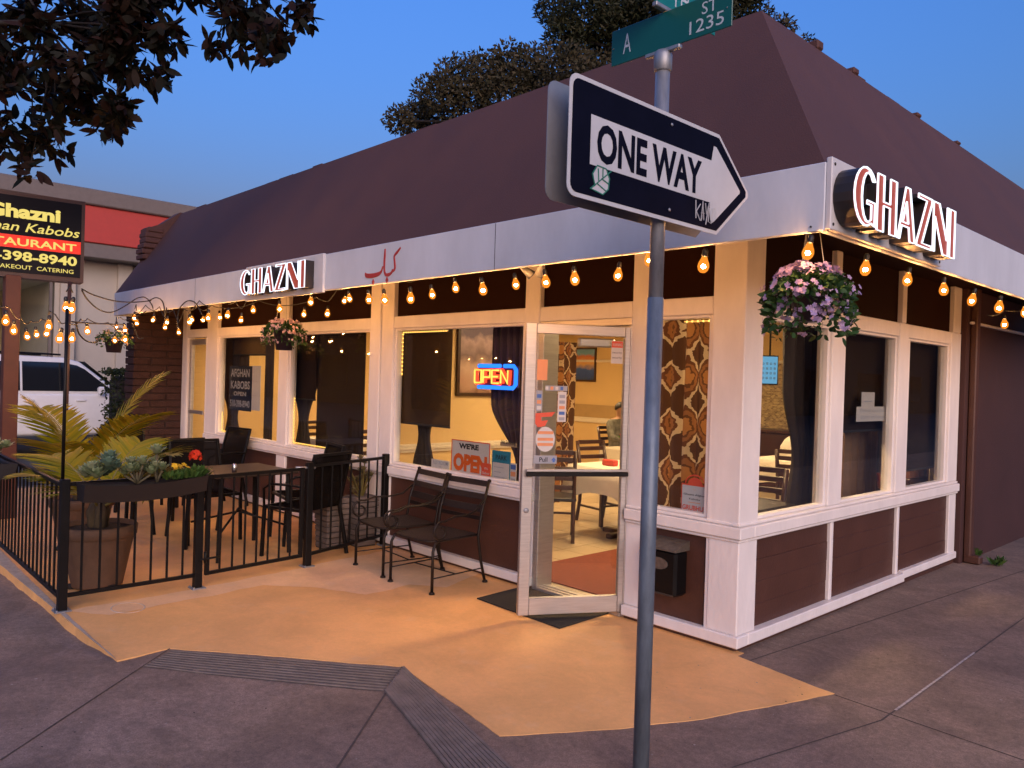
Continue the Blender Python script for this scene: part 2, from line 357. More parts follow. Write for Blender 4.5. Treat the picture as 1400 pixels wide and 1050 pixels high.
# grooved bands round the top of the kerb ramp: each rib is real relief
mb = MB(); a0, a1 = hitZ(236, 889, GZ), hitZ(548, 914, GZ); b0, b1 = hitZ(196, 912, GZ), hitZ(524, 944, GZ)
for i in range(9):
    t = (i+0.5)/9; strip(mb, a0.lerp(b0, t), a1.lerp(b1, t), 0.011, 0.006, 10)
a0, a1 = hitZ(552, 913, GZ), hitZ(740, 1090, GZ); b0, b1 = hitZ(526, 945, GZ), hitZ(640, 1090, GZ)
for i in range(12):
    t = (i+0.5)/12; strip(mb, a0.lerp(b0, t), a1.lerp(b1, t), 0.015, 0.014, 10)
tag(mb.build('ramp_ribs', GROOVE), kind='structure')
mb = MB()
for a, b, w in ((P1, R1, 0.007), (P2, R2, 0.010), (hitZ(1000, 1050, GZ), hitZ(1205, 985, GZ), 0.005), (hitZ(1205, 985, GZ), hitZ(1400, 845, GZ), 0.007), (hitZ(1140, 950, GZ), hitZ(1400, 1040, GZ), 0.004), (hitZ(1020, 905, GZ), hitZ(1390, 760, GZ)+Vector((0.3, 0, 0)), 0.006), (P1, hitZ(60, 1000, GZ), 0.006)):
    strip(mb, a, b, w, 0.0015, 14, 0.0015)
tag(mb.build('pavement_joints', JOINT), kind='structure')
mb = MB(); SCR = mat('pale_scrape', (0.42, 0.37, 0.35), 0.9, var=0.5, scale=40)
strip(mb, hitZ(1224, 972, GZ), hitZ(1332, 893, GZ), 0.012, 0.001, 14, 0.004)
tag(mb.build('pavement_scrape', SCR), kind='structure')

# ------------------------------------------------------------------ restaurant building
rest = thing('restaurant_building', 'brown and white single storey corner restaurant with a mansard roof', 'building')
C = 0.006
def part(name, m, parent, *boxes, c=C):
    mb = MB()
    for b in boxes: mb.box(*b, c=c)
    return mb.build(name, m, parent)
HEAD0, HEAD1, TOP = 2.05, 2.165, 2.60
# posts and columns
part('corner_column', WHITE, rest, (-0.262, -0.03, 0.03, 0.255, 0.0, TOP))
part('corner_column_trim', WHITE, rest, (-0.235, -0.022, 0.022, 0.235, 0.07, 0.655))
postsA = [(-0.90, -0.745), (-1.965, -1.80), (-3.96, -3.76), (-4.16, -3.985), (-6.08, -5.86), (-8.17, -7.83), (-9.05, -8.90)]
for a, b in postsA: part('post', WHITE, rest, (a, b, 0.03, 0.15, 0.071, TOP))
for a, b in [(1.235, 1.40), (2.47, 2.66), (3.72, 3.98)]: part('post', WHITE, rest, (-0.15, -0.03, a, b, 0.758, HEAD1))
for a, b in [(1.275, 1.365), (2.52, 2.61), (3.78, 3.98)]: part('transom_post', WHITE, rest, (-0.14, -0.034, a, b, HEAD1+0.002, TOP))
for a, b in [(1.40, 1.46), (2.66, 2.72)]: part('post_trim', WHITE, rest, (-0.13, -0.045, a, b, 0.755, HEAD0))
# base trims, sills, head rails
for a, b in [(-0.90, 0.0), (-8.17, -1.80)]:
    part('base_trim', WHITE, rest, (a, b, 0.0, 0.13, 0.0, 0.07)); part('plinth', BROWN, rest, (a, b-0.035 if b == 0 else b, 0.035, 0.14, -0.12, -0.001))
    part('window_sill', WHITE, rest, (a, b, 0.0, 0.17, 0.662, 0.735), (a, b-0.018, 0.018, 0.16, 0.737, 0.757), (a, b-0.014, 0.014, 0.1, 0.640, 0.660))
for a, b in [(0.132, 2.66), (2.664, 3.98)]:
    part('base_trim', WHITE, rest, (-0.13, -0.0 if a < 1 else -0.01, a, b, 0.0 if a < 1 else 0.02, 0.07 if a < 1 else 0.085))
part('plinth', BROWN, rest, (-0.14, -0.034, 0.142, 4.0, -0.16, -0.001))
part('window_sill', WHITE, rest, (-0.17, 0.0, 0.172, 3.98, 0.662, 0.735), (-0.16, -0.018, 0.162, 3.98, 0.737, 0.757), (-0.1, -0.014, 0.102, 3.98, 0.640, 0.660))
for a, b in [(-0.745, -0.262), (-3.76, -1.965), (-5.86, -4.16), (-7.83, -6.08), (-8.90, -8.17), (-1.80, -0.90)]:
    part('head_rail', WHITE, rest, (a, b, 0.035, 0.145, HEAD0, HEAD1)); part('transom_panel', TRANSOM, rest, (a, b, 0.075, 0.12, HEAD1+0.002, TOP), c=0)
for a, b, a2, b2 in [(0.255, 1.235, 0.256, 1.275), (1.40, 2.47, 1.365, 2.52), (2.66, 3.72, 2.61, 3.78)]:
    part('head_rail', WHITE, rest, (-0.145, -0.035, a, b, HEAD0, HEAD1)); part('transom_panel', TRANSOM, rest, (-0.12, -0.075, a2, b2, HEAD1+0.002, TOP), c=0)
# lower panels; side ones are horizontal boards
for a, b in [(-0.745, -0.262), (-3.76, -1.965), (-4.90, -4.16), (-5.86, -4.96), (-7.83, -6.08)]:
    part('lower_panel', BROWN, rest, (a, b, 0.055, 0.12, 0.071, 0.639), c=0)
part('panel_batten', WHITE, rest, (-4.96, -4.90, 0.04, 0.12, 0.071, 0.639))
for a, b in [(0.255, 1.30), (1.345, 2.54), (2.585, 3.80)]:
    z = 0.071; hs = [0.14, 0.145, 0.14, 0.14]
    for hh in hs:
        o = part('board', BROWN, rest, (-0.12, -0.055+rnd(-0.002, 0.002), a, b, z, z+hh-0.0015), c=0.0018); z += hh
for a, b in [(1.30, 1.345), (2.54, 2.585), (3.80, 3.98)]: part('panel_batten', WHITE, rest, (-0.12, -0.03, a, b, 0.072, 0.639))
# windows: frame > pane
def window(axis, a, b, z0, z1, fw=0.035):
    if axis == 'A':
        bx = [(a, a+fw, 0.05, 0.11, z0, z1), (b-fw, b, 0.05, 0.11, z0, z1), (a+fw, b-fw, 0.05, 0.11, z0, z0+fw*0.6), (a+fw, b-fw, 0.05, 0.11, z1-fw*0.6, z1)]
        w = part('window', WHITE, rest, *bx, c=0.004); part('pane', GLASS, w, (a+fw-0.005, b-fw+0.005, 0.078, 0.084, z0+0.015, z1-0.015), c=0)
    else:
        bx = [(-0.11, -0.05, a, a+fw, z0, z1), (-0.11, -0.05, b-fw, b, z0, z1), (-0.11, -0.05, a+fw, b-fw, z0, z0+fw*0.6), (-0.11, -0.05, a+fw, b-fw, z1-fw*0.6, z1)]
        w = part('window', WHITE, rest, *bx, c=0.004); part('pane', GLASS, w, (-0.084, -0.078, a+fw-0.005, b-fw+0.005, z0+0.015, z1-0.015), c=0)
for a, b in [(-0.745, -0.262), (-3.76, -1.965), (-5.86, -4.16), (-7.83, -6.08)]: window('A', a, b, 0.758, HEAD0)
for a, b in [(0.255, 1.235), (1.46, 2.47), (2.72, 3.72)]: window('B', a, b, 0.758, HEAD0)
# door frames
part('door_jamb', ALU, rest, (-1.80, -1.745, 0.03, 0.20, -0.02, 2.0), (-0.925, -0.90, 0.03, 0.16, -0.02, 2.0), (-1.80, -0.90, 0.03, 0.16, 2.0, 2.049), c=0.003)
part('threshold', ALU, rest, (-1.745, -0.925, 0.02, 0.17, -0.026, 0.006), (-1.745, -0.925, 0.05, 0.07, 0.006, 0.012), (-1.745, -0.925, 0.10, 0.12, 0.006, 0.012), c=0.003)
part('transom_bar', ALU, rest, (-1.80, -0.90, 0.06, 0.12, 1.985, 2.0), c=0)
# second glazed door at the far end of the front
d2 = part('far_door', ALU, rest, (-8.86, -8.79, 0.06, 0.11, 0.0, 2.03), (-8.28, -8.21, 0.06, 0.11, 0.0, 2.03), (-8.79, -8.28, 0.06, 0.11, 0.0, 0.16), (-8.79, -8.28, 0.06, 0.11, 1.95, 2.03), c=0.004)
part('pane', GLASS, d2, (-8.79, -8.28, 0.082, 0.088, 0.16, 1.95), c=0); part('push_bar', ALU, d2, (-8.79, -8.28, 0.035, 0.055, 0.98, 1.03), c=0.004)
part('far_door_jamb', WHITE, rest, (-8.90, -8.861, 0.03, 0.14, 0.0, HEAD0), (-8.209, -8.17, 0.03, 0.14, 0.0, HEAD0))
# brick wing wall at the far end: every brick a piece
wing = part('wing_wall', MORTAR, rest, (-9.40, -9.072, -0.60, 0.10, -0.12, 2.58), c=0)
bz, row = -0.05, 0
proto = None
while bz < 2.52:
    off = 0.0 if row % 2 == 0 else -0.44
    yb = -0.62+off*0.5
    while yb < 0.09:
        y0, y1 = max(yb, -0.63), min(yb+0.44, 0.095)
        if y1-y0 > 0.05:
            mb = MB(); pr = rnd(0.0, 0.012); mb.box(-9.41, -9.062+pr, y0-(rnd(0, 0.012) if y0 < -0.6 else 0), y1-0.006, bz, bz+0.090, c=0.009); mb.build('brick', BRICK, wing)
        yb += 0.45
    bz += 0.1; row += 1
# fascia, soffit, roof
OV, FZ0, FZ1, RT_ = 0.86, 2.31, 2.62, 3.83
XL = -9.2; YR = 6.2
part('fascia', FASC, rest, (XL, OV, -OV, -OV+0.035, FZ0, FZ1), c=0.004)
part('fascia', FASC, rest, (OV-0.035, OV-0.002, -OV+0.037, YR, FZ0, FZ1+0.004), c=0.004)
part('fascia_return', FASC, rest, (XL, XL+0.03, -OV+0.036, 0.1, FZ0, FZ1-0.005), c=0.004)
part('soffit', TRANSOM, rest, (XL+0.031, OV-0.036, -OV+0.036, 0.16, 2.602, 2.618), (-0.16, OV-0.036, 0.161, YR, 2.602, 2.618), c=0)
mb = MB(); i = 0.79; z0 = FZ1+0.002
e = OV-0.012
a = [(XL, -e, z0), (e, -e, z0), (e-i, -e+i, RT_), (XL, -e+i, RT_)]
b = [(e, -e, z0), (e, YR, z0), (e-i, YR-0.55, RT_), (e-i, -e+i, RT_)]
mb.add(a, [(0, 1, 2, 3)]); mb.add(b, [(0, 1, 2, 3)]); mb.add([(e, YR, z0), (-6, YR, z0), (-6, YR-0.55, RT_), (e-i, YR-0.55, RT_)], [(0, 1, 2, 3)])
mb.add([(XL, -e, z0), (XL, -e+i, RT_), (XL, 7.5, RT_), (XL, 7.5, z0)], [(0, 1, 2, 3)])
mb.add([(XL, -e, z0), (e, -e, z0), (e, YR, z0), (XL, YR, z0)], [(0, 1, 2, 3)])
mb.add([(XL, -e+i, RT_), (e-i, -e+i, RT_), (e-i, YR-0.55, RT_), (-6, YR-0.55, RT_), (-6, 7.5, RT_), (XL, 7.5, RT_)], [(0, 1, 2, 3, 4, 5)])
roof = mb.build('roof', ROOF, rest)
# ridge capping with uneven lumps along both upper edges, shingle ends on the far gable
for q in range(10):
    x = rnd(XL+0.4, -0.3); part('ridge_tile', ROOF, roof, (x, x+rnd(0.08, 0.35), -e+i+0.02, -e+i+0.14, RT_-0.01, RT_+rnd(0.008, 0.03)), c=0.006)
for q in range(5):
    y = rnd(0.3, YR-1.4); part('ridge_tile', ROOF, roof, (e-i-0.14, e-i-0.01, y, y+rnd(0.08, 0.3), RT_-0.01, RT_+rnd(0.008, 0.025)), c=0.006)
for yy, hh in ((0.66, 0.065), (1.22, 0.05), (2.43, 0.04), (3.4, 0.035)): part('vent_stub', ROOF, roof, (e-i-0.16, e-i+0.01, yy, yy+0.08, RT_, RT_+hh), c=0.012)
for k in range(9):
    t = k/9; part('shingle', ROOF, roof, (XL-0.09-rnd(0, 0.03), XL+0.05, -e+i*(0.55+t*0.5), -e+i*(0.55+t*0.5)+0.28, z0+(RT_-z0)*(0.52+t*0.47), z0+(RT_-z0)*(0.52+t*0.47)+0.05), c=0.008)
# shingled gable parapet at the far end, seams in the fascia boards
mb = MB(); mb.prism([(-0.53, 3.05), (-0.53, 3.55), (-0.32, 3.64), (-0.07, 3.845), (0.5, 3.85), (0.5, 3.0)], (XL-0.03, 0, 0), Y, Z, (0.22, 0, 0)); gp = mb.build('gable_parapet', ROOF, rest)
for k in range(6): part('shingle', ROOF, gp, (XL-0.05-rnd(0, 0.02), XL+0.20+rnd(0, 0.03), -0.57-rnd(0, 0.03)+k*0.015, -0.30, 3.12+k*0.078, 3.12+k*0.078+0.066), c=0.010)
for x in (-6.35, -1.35): part('fascia_seam', MORTAR, rest, (x, x+0.004, -OV-0.0012, -OV+0.01, FZ0+0.003, FZ1-0.003), c=0)
# hoarding roof behind the far right slope
part('rear_parapet', STUCCO, rest, (-3.0, -0.35, YR+0.1, YR+5, 2.4, 4.05), c=0.02)
# brown stucco side wall beyond the windows + downspout
part('side_wall', STUCCO, rest, (-0.30, 0.02, 3.985, 13.0, -0.2, 2.60), c=0.01)
part('side_wall_band', WHITE, rest, (0.021, 0.06, 4.03, 9.0, 2.26, 2.285), c=0.004)
mb = MB(); mb.box(0.022, 0.085, 4.06, 4.15, 0.02, 2.6, c=0.01); mb.box(0.022, 0.17, 4.055, 4.155, GZ+0.004, 0.05, c=0.012); mb.build('downspout', BROWN, rest)
# ------------------------------------------------------------------ glass entrance door, standing open
hinge = Vector((-0.925, 0.05, 0)); free = Vector((-1.305, -0.60, 0))
dd = (free-hinge); DW = dd.length; dx = dd.normalized(); dn = Vector((dx.y, -dx.x, 0))
if dn.dot(CAM-hinge) < 0: dn = -dn
door = thing('entrance_door', 'aluminium framed glass entrance door standing open over a black mat', 'door', hinge)
def dbox(name, m, par, u0, u1, w0, w1, z0, z1, c=0.004):
    M = Matrix(((dx.x, dn.x, 0, hinge.x), (dx.y, dn.y, 0, hinge.y), (0, 0, 1, 0), (0, 0, 0, 1)))
    mb = MB(); mb.box(u0, u1, w0, w1, z0, z1, c=c, M=M); return mb.build(name, m, par)
dbox('stile', ALU, door, 0.0, 0.045, -0.022, 0.022, 0.01, 1.985); dbox('stile', ALU, door, DW-0.075, DW, -0.022, 0.022, 0.01, 1.985)
dbox('top_rail', ALU, door, 0.046, DW-0.076, -0.021, 0.021, 1.915, 1.984); dbox('bottom_rail', ALU, door, 0.046, DW-0.076, -0.021, 0.021, 0.011, 0.125)
dbox('pane', GLASS, door, 0.045, DW-0.075, -0.003, 0.003, 0.125, 1.915, 0)
bar = dbox('pull_bar', ALU, door, 0.01, DW-0.02, 0.05, 0.066, 0.985, 1.005); dbox('bar_grip', BLACKM, bar, 0.01, DW-0.02, 0.046, 0.07, 0.955, 0.984)
dbox('bar_bracket', ALU, bar, DW-0.06, DW-0.03, 0.022, 0.05, 0.95, 1.0); dbox('bar_bracket', ALU, bar, 0.01, 0.035, 0.022, 0.05, 0.95, 1.0)
mb = MB(); mb.lathe([(0.0, 0.006), (0.012, 0.006), (0.018, 0.003), (0.018, 0)], 14, hinge+dx*(DW-0.037)+dn*0.022+Z*0.72, Matrix((dx, Z, dn)).transposed().to_3x3()); mb.build('lock_cylinder', GALV, door)
mb = MB(); o = hinge+dx*(DW-0.1)-dn*0.06; 
M = Matrix(((dx.x, dn.x, 0, hinge.x), (dx.y, dn.y, 0, hinge.y), (0, 0, 1, 0), (0, 0, 0, 1)))
mb.box(0.10, 0.36, -0.085, -0.024, 1.84, 1.90, c=0.008, M=M); mb.build('door_closer', ALU, door)
# stickers on the door glass
def sticker(name, m, u0, u1, z0, z1, par=door, k=0.005):
    mb = MB(); mb.box(u0, u1, k, k+0.0012, z0, z1, M=M); return mb.build(name, m, par)
SW = mat('sticker_white', (0.62, 0.60, 0.58), 0.5, var=0.05); SR = mat('sticker_red', (0.70, 0.09, 0.04), 0.5, var=0.05); SO = mat('sticker_orange', (0.75, 0.30, 0.13), 0.5, var=0.05)
SB = mat('sticker_blue', (0.06, 0.15, 0.45), 0.5, var=0.05); SG = mat('sticker_grey', (0.33, 0.34, 0.38), 0.5, var=0.05); INK = mat('ink_black', (0.015, 0.014, 0.016), 0.6, var=0)
def dtext(s, m, u, z, h, width=None, par=door, k=0.0068, bold=0.0):
    # letters read along the outer face, left to right = from the free edge towards the hinge
    text('lettering', s, m, par, hinge+dx*u+dn*k+Z*z, -dx, Z, h, 0.0004, bold, 'CENTER', width)
u = DW-0.075
s = sticker('sticker', SG, u-0.17, u-0.005, 1.035, 1.09); dtext('Pull', INK, u-0.075, 1.048, 0.03, None, s, bold=0.015)
mb = MB(); mb.prism([(-0.008, 0), (0.008, 0), (0.008, 0.012), (0.018, 0.012), (0, 0.034), (-0.018, 0.012), (-0.008, 0.012)], hinge+dx*(u-0.148)+dn*0.0066+Z*1.045, -dx, Z, dn*0.0006); mb.build('arrow_mark', SB, s)
mb = MB(); mb.prism([(0.068*math.cos(a*0.3142), 0.085*math.sin(a*0.3142)) for a in range(20)], hinge+dx*(u-0.085)+dn*0.005+Z*1.20, -dx, Z, dn*0.0012); s = mb.build('sticker', SW, door)
for zz in (1.235, 1.19, 1.155):
    mb = MB(); mb.box(u-0.14, u-0.03, 0.0066, 0.0072, zz, zz+0.02, M=M); mb.build('sticker_band', SO, s)
mb = MB(); mb.prism([(0, 0.0), (0.14, 0.012), (0.115, -0.02), (0.04, -0.025), (0.045, -0.05), (0.09, -0.045), (0.07, -0.085), (0.02, -0.095), (0.0, -0.07)], hinge+dx*(u-0.01)+dn*0.005+Z*1.375, -dx, Z, dn*0.0012); mb.build('sticker', SR, door)
sticker('sticker', SO, u-0.085, u-0.012, 1.60, 1.74)
s = sticker('sticker', SG, u-0.23, u-0.075, 1.53, 1.565)
for q in range(4):
    mb = MB(); mb.box(u-0.095-q*0.035, u-0.075-q*0.035, 0.0066, 0.0072, 1.536, 1.559, M=M); mb.build('card_mark', (SW, SO, SW, SB)[q], s)
s = sticker('sticker', SW, u-0.225, u-0.165, 1.32, 1.525)
for q, m_ in enumerate((SG, SG, SO, SB, SG)):
    mb = MB(); mb.box(u-0.215, u-0.175, 0.0066, 0.0072, 1.33+0.038*(4-q), 1.33+0.038*(4-q)+0.022, M=M); mb.build('card_mark', m_, s)
s = sticker('sticker', SG, u-0.055, u-0.012, 1.39, 1.53)
for q, m_ in enumerate((SW, SO, SB)):
    mb = MB(); mb.box(u-0.048, u-0.018, 0.0066, 0.0072, 1.40+0.04*q, 1.425+0.04*q, M=M); mb.build('card_mark', m_, s)
s = sticker('sticker', SW, 0.055, 0.14, 1.73, 1.885)
mb = MB(); mb.box(0.057, 0.138, 0.0066, 0.0072, 1.84, 1.883, M=M); mb.build('sticker_band', SR, s)
dtext('WARNING', SW, 0.0975, 1.85, 0.02, 0.07, s, 0.0074)
for zz in (1.80, 1.765):
    dtext('security', INK, 0.0975, zz, 0.014, 0.07, s, 0.0066)

# black mat under the door
ms = [hitZ(652, 820, GZ), hitZ(765, 861, GZ), hitZ(852, 834, GZ), hitZ(745, 796, GZ)]
mb = MB(); mb.prism([(p.x, p.y) for p in ms], (0, 0, GZ+0.006), X, Y, (0, 0, 0.008)); MATM = mat('black_ribbed_mat', (0.020, 0.017, 0.015), 0.9, var=0.3, scale=60, bump=0.8, bscale=220)
tag(mb.build('door_mat', MATM), 'black ribbed mat on the patio in front of the open door', 'mat')

# mailbox style menu box on the panel
bx0 = hitY(872, 765, -0.01); MBX = mat('black_box_paint', (0.004, 0.004, 0.0045), 0.3, var=0.1, spec=0.2); LID = mat('worn_pewter_lid', (0.13, 0.11, 0.09), 0.45, metal=0.4, var=0.4, scale=30)
menu = thing('mail_box', 'black wall box with a pewter lid and oval plate on the brown panel', 'mail box', (-0.53, 0.05, 0.25))
mb = MB(); mb.box(-0.665, -0.40, -0.085, 0.053, 0.235, 0.53, c=0.018); mb.build('box_body', MBX, menu)
mb = MB(); mb.prism([(0.055, 0.0), (0.055, 0.06), (0.0, 0.05), (-0.098, 0.012), (-0.098, 0.0)], (-0.672, 0, 0.528), Y, Z, (0.279, 0, 0)); mb.build('lid', LID, menu)
mb = MB(); mb.prism([(0.075*math.cos(a*0.2618), 0.038*math.sin(a*0.2618)) for a in range(24)], (-0.535, -0.0855, 0.44), X, Z, (0, -0.006, 0)); mb.build('oval_plate', LID, menu)

# ------------------------------------------------------------------ GHAZNI channel letter signs
def ell(cx, cy, rx, ry, a0, a1, n): return [(cx+rx*math.cos(math.radians(a0+(a1-a0)*i/(n-1))), cy+ry*math.sin(math.radians(a0+(a1-a0)*i/(n-1)))) for i in range(n)]
GL = {
 'G': (0.66, [ell(0.36, 0.5, 0.36, 0.5, 38, 300, 16)+[(0.66, 0.03), (0.66, 0.44), (0.40, 0.44), (0.40, 0.385), (0.54, 0.385), (0.54, 0.13)]+ell(0.43, 0.5, 0.20, 0.43, 300, 45, 12)]),
 'H': (0.66, [[(0, 0), (0.22, 0), (0.22, 0.47), (0.44, 0.47), (0.44, 0), (0.66, 0), (0.66, 1), (0.44, 1), (0.44, 0.54), (0.22, 0.54), (0.22, 1), (0, 1)]]),
 'A': (0.66, [[(0, 0), (0.075, 0), (0.145, 0.26), (0.41, 0.26), (0.455, 0), (0.66, 0), (0.43, 1), (0.27, 1)]]),
 'Z': (0.60, [[(0, 0), (0.60, 0), (0.60, 0.07), (0.22, 0.07), (0.60, 0.93), (0.60, 1), (0.03, 1), (0.03, 0.93), (0.38, 0.93), (0, 0.07)]]),
 'N': (0.68, [[(0, 0), (0.07, 0), (0.07, 0.70), (0.44, 0), (0.68, 0), (0.68, 1), (0.61, 1), (0.61, 0.32), (0.25, 1), (0, 1)]]),
 'I': (0.23, [[(0, 0), (0.23, 0), (0.23, 1), (0, 1)]]) }
LFACE = mat('red_letter_face', (0.30, 0.06, 0.04), 0.5, var=0.08, spec=0.1, emit=(1.0, 0.16, 0.09), estr=0.16*K)
LRET = mat('dark_letter_return', (0.022, 0.016, 0.015), 0.45, var=0.15); NEON = emis('white_letter_edge_light', (0.80, 0.86, 1.0), 1.9*K)
PANEL = mat('sign_backing', (0.60, 0.58, 0.58), 0.5, var=0.06)
def ghazni(label, o, u, n, height, width, depth, group):
    s = thing('channel_letter_sign', label, 'sign', o, group); o = Vector(o); u = Vector(u); n = Vector(n)
    tot = sum(GL[c][0] for c in 'GHAZNI')+0.07*5; kx = width/tot; x = 0.0
    for ch in 'GHAZNI':
        w, polys = GL[ch]
        for pl in polys:
            P = [(x*kx+a*kx, b*height) for a, b in pl]
            mb = MB(); mb.prism(P, o, u, Z, n*depth); L = mb.build('letter', LRET, s)
            mb = MB(); mb.prism(P, o+n*(depth+0.001), u, Z, n*0.003); mb.build('letter_face', LFACE, L)
            mb = MB(); mb.tube([o+u*a+Z*b+n*(depth+0.008) for a, b in P], 0.0046, 6, closed=True); mb.build('edge_light', NEON, L)
            if ch == 'A':
                P2_ = [(x*kx+a*kx, b*height) for a, b in [(0.17, 0.33), (0.385, 0.33), (0.305, 0.72)]]
                mb = MB(); mb.tube([o+u*a+Z*b+n*(depth+0.008) for a, b in P2_], 0.006, 6, closed=True); mb.build('edge_light', NEON, L)
        x += w+0.07
    # dark raceway cloud behind the letters
    mb = MB(); mb.prism([(0.03, height*0.22), (width*0.97, height*0.22), (width*0.97, height*0.82), (0.03, height*0.82)], o-n*0.002, u, Z, n*(depth*0.55)); mb.build('raceway', LRET, s)
    return s
sB = ghazni('lit GHAZNI letter sign on the right hand fascia above the corner windows', (OV+0.03, -0.845, 2.34), Y, X, 0.26, 1.30, 0.088, 'lit GHAZNI signs')
mb = MB(); mb.box(OV, OV+0.028, -0.856, 0.56, 2.315, 2.64, c=0.004); mb.build('backing_panel', PANEL, sB)
for yy, zz in ((-0.83, 2.61), (-0.83, 2.34), (0.53, 2.61), (0.53, 2.34)):
    mb = MB(); mb.lathe([(0.0, 0.004), (0.007, 0.003), (0.008, 0)], 8, (OV+0.028, yy, zz), Matrix.Rotation(math.pi/2, 3, 'Y')); mb.build('screw', DARKV, sB)
sA = ghazni('lit GHAZNI letter sign on the long front fascia above the patio', (-4.92, -OV-0.03, 2.335), X, -Y, 0.235, 1.27, 0.08, 'lit GHAZNI signs')
mb = MB(); mb.box(-5.0, -3.50, -OV-0.028, -OV-0.0005, 2.29, 2.625, c=0.004); mb.build('backing_panel', PANEL, sA)

# red calligraphic lettering painted on the fascia
RED = mat('red_sign_paint', (0.42, 0.035, 0.030), 0.5, var=0.1)
kab = thing('fascia_lettering', 'red Arabic script lettering on the front fascia beside the lit sign', 'lettering', (-2.65, -OV-0.001, 2.4))
def stroke(mb, pts, ws):
    pts = [hitY(320+a/5.833, 340+b/5.833, -OV-0.001) for a, b in pts]
    # smooth the polyline
    q = []
    for i in range(len(pts)-1):
        p0 = pts[max(0, i-1)]; p1 = pts[i]; p2 = pts[i+1]; p3 = pts[min(len(pts)-1, i+2)]
        for t in (0, 0.25, 0.5, 0.75):
            q.append((0.5*((2*p1)+(p2-p0)*t+(2*p0-5*p1+4*p2-p3)*t*t+(3*p1-p0-3*p2+p3)*t**3), ws[i]+(ws[i+1]-ws[i])*t))
    q.append((pts[-1], ws[-1])); vs = []; fs = []
    for i, (p, w) in enumerate(q):
        d = (q[min(i+1, len(q)-1)][0]-q[max(i-1, 0)][0]); d.y = 0; d.normalize(); nn = Vector((-d.z, 0, d.x))*w*0.5
        for s_ in (1, -1):
            for yy in (0, -0.005): vs.append((p.x+nn.x*s_, -OV-0.001+yy, p.z+nn.z*s_))
    for i in range(len(q)-1):
        a = i*4; b = a+4
        fs += [(a+1, a+3, b+3, b+1), (a, b, b+2, a+2), (a, a+1, b+1, b), (a+2, b+2, b+3, a+3)]
    k_ = (len(q)-1)*4; fs += [(0, 2, 3, 1), (k_, k_+1, k_+3, k_+2)]
    mb.add(vs, fs)
mb = MB(); stroke(mb, [(1050, 192), (1058, 214), (1100, 216), (1150, 203), (1175, 183), (1186, 150), (1188, 140)], [0.006, 0.035, 0.036, 0.030, 0.018, 0.010, 0.006]); mb.build('script_stroke', RED, kab)
mb = MB(); stroke(mb, [(1207, 2), (1204, 60), (1200, 120), (1201, 175), (1210, 205), (1232, 208), (1256, 192), (1268, 165)], [0.012, 0.02, 0.018, 0.015, 0.022, 0.026, 0.016, 0.012]); mb.build('script_stroke', RED, kab)
mb = MB(); stroke(mb, [(1268, 182), (1284, 158), (1283, 110), (1280, 60), (1300, 32), (1330, -8)], [0.012, 0.018, 0.017, 0.014, 0.020, 0.010]); mb.build('script_stroke', RED, kab)
for a, b in ((1111, 266), (1221, 250)):
    p = hitY(320+a/5.833, 340+b/5.833, -OV-0.001); mb = MB(); mb.prism([(0, -0.024), (0.018, 0), (0, 0.024), (-0.018, 0)], p, X, Z, (0, -0.005, 0)); mb.build('dot', RED, kab)

# ------------------------------------------------------------------ street sign pole
pc = hitD(893, 512, 3.2); PX, PY = pc.x, pc.y
GP = H(PX, PY)
pole = thing('sign_pole', 'tall blue grey steel street sign pole in the right foreground', 'pole', (PX, PY, GP))
mb = MB(); mb.lathe([(0.033, 0), (0.033, 1.98)], 20, (PX, PY, GP)); mb.build('lower_tube', POLEP, pole)
mb = MB(); mb.lathe([(0.0295, 1.975), (0.0295, 2.945)], 20, (PX, PY, GP)); mb.build('upper_tube', GALV, pole)
mb = MB(); mb.lathe([(0.031, 2.90), (0.037, 2.905), (0.037, 2.968), (0.030, 2.985), (0.0, 2.987)], 20, (PX, PY, GP)); mb.build('pole_cap', GALV, pole)
mb = MB(); mb.box(PX-0.085, PX+0.085, PY-0.012, PY+0.012, GP+2.975, GP+2.992, c=0.003); mb.build('sign_bracket', GALV, pole)
# one way sign: plate, dark border field, white arrow field, lettering
od = Vector((0.0, 1.0, 0)); on = Vector((od.y, -od.x, 0))     # along the arrow / towards the viewer
if on.dot(CAM-Vector((PX, PY, 0))) < 0: on = -on
SH, LL = 0.445, 0.0
oc = Vector((PX, PY, 0)) + on*0.048
def along(px, py):
    # coordinates on the sign plane
    d = ray(px, py); t = (oc-CAM).dot(on)/d.dot(on); p = CAM+d*t; return (p-oc).dot(od), p.z
REFW = mat('sign_white_sheeting', (0.50, 0.51, 0.53), 0.4, var=0.08, scale=5); REFB = mat('sign_black_sheeting', (0.004, 0.005, 0.014), 0.7, var=0.2, scale=6, spec=0.04); PLATE = mat('sign_back_aluminium', (0.30, 0.31, 0.33), 0.4, metal=0.5, var=0.2, scale=3)
uL, zt = along(779, 96); _, zb = along(776, 266); uR, _ = along(981, 245); uT, zT = along(1022, 256)
zb_, zt_ = zb, zt
zc = (zb_+zt_)/2; hh = (zt_-zb_)/2
def arrow_poly(m):
    r = 0.04-m*0.5; a = uL+m; b = zb_+m; t = zt_-m; R = uR-m*0.25; T = uT-m*1.35
    c = []
    for (cx_, cy_, a0) in ((a+r, b+r, 180),):
        c += [(cx_+r*math.cos(math.radians(a0+q*22.5)), cy_+r*math.sin(math.radians(a0+q*22.5))) for q in range(5)]
    c += [(R, b), (T, zc-0.012), (T, zc+0.012), (R, t)]
    c += [(a+r+r*math.cos(math.radians(90+q*22.5)), t-r+r*math.sin(math.radians(90+q*22.5))) for q in range(5)]
    return c
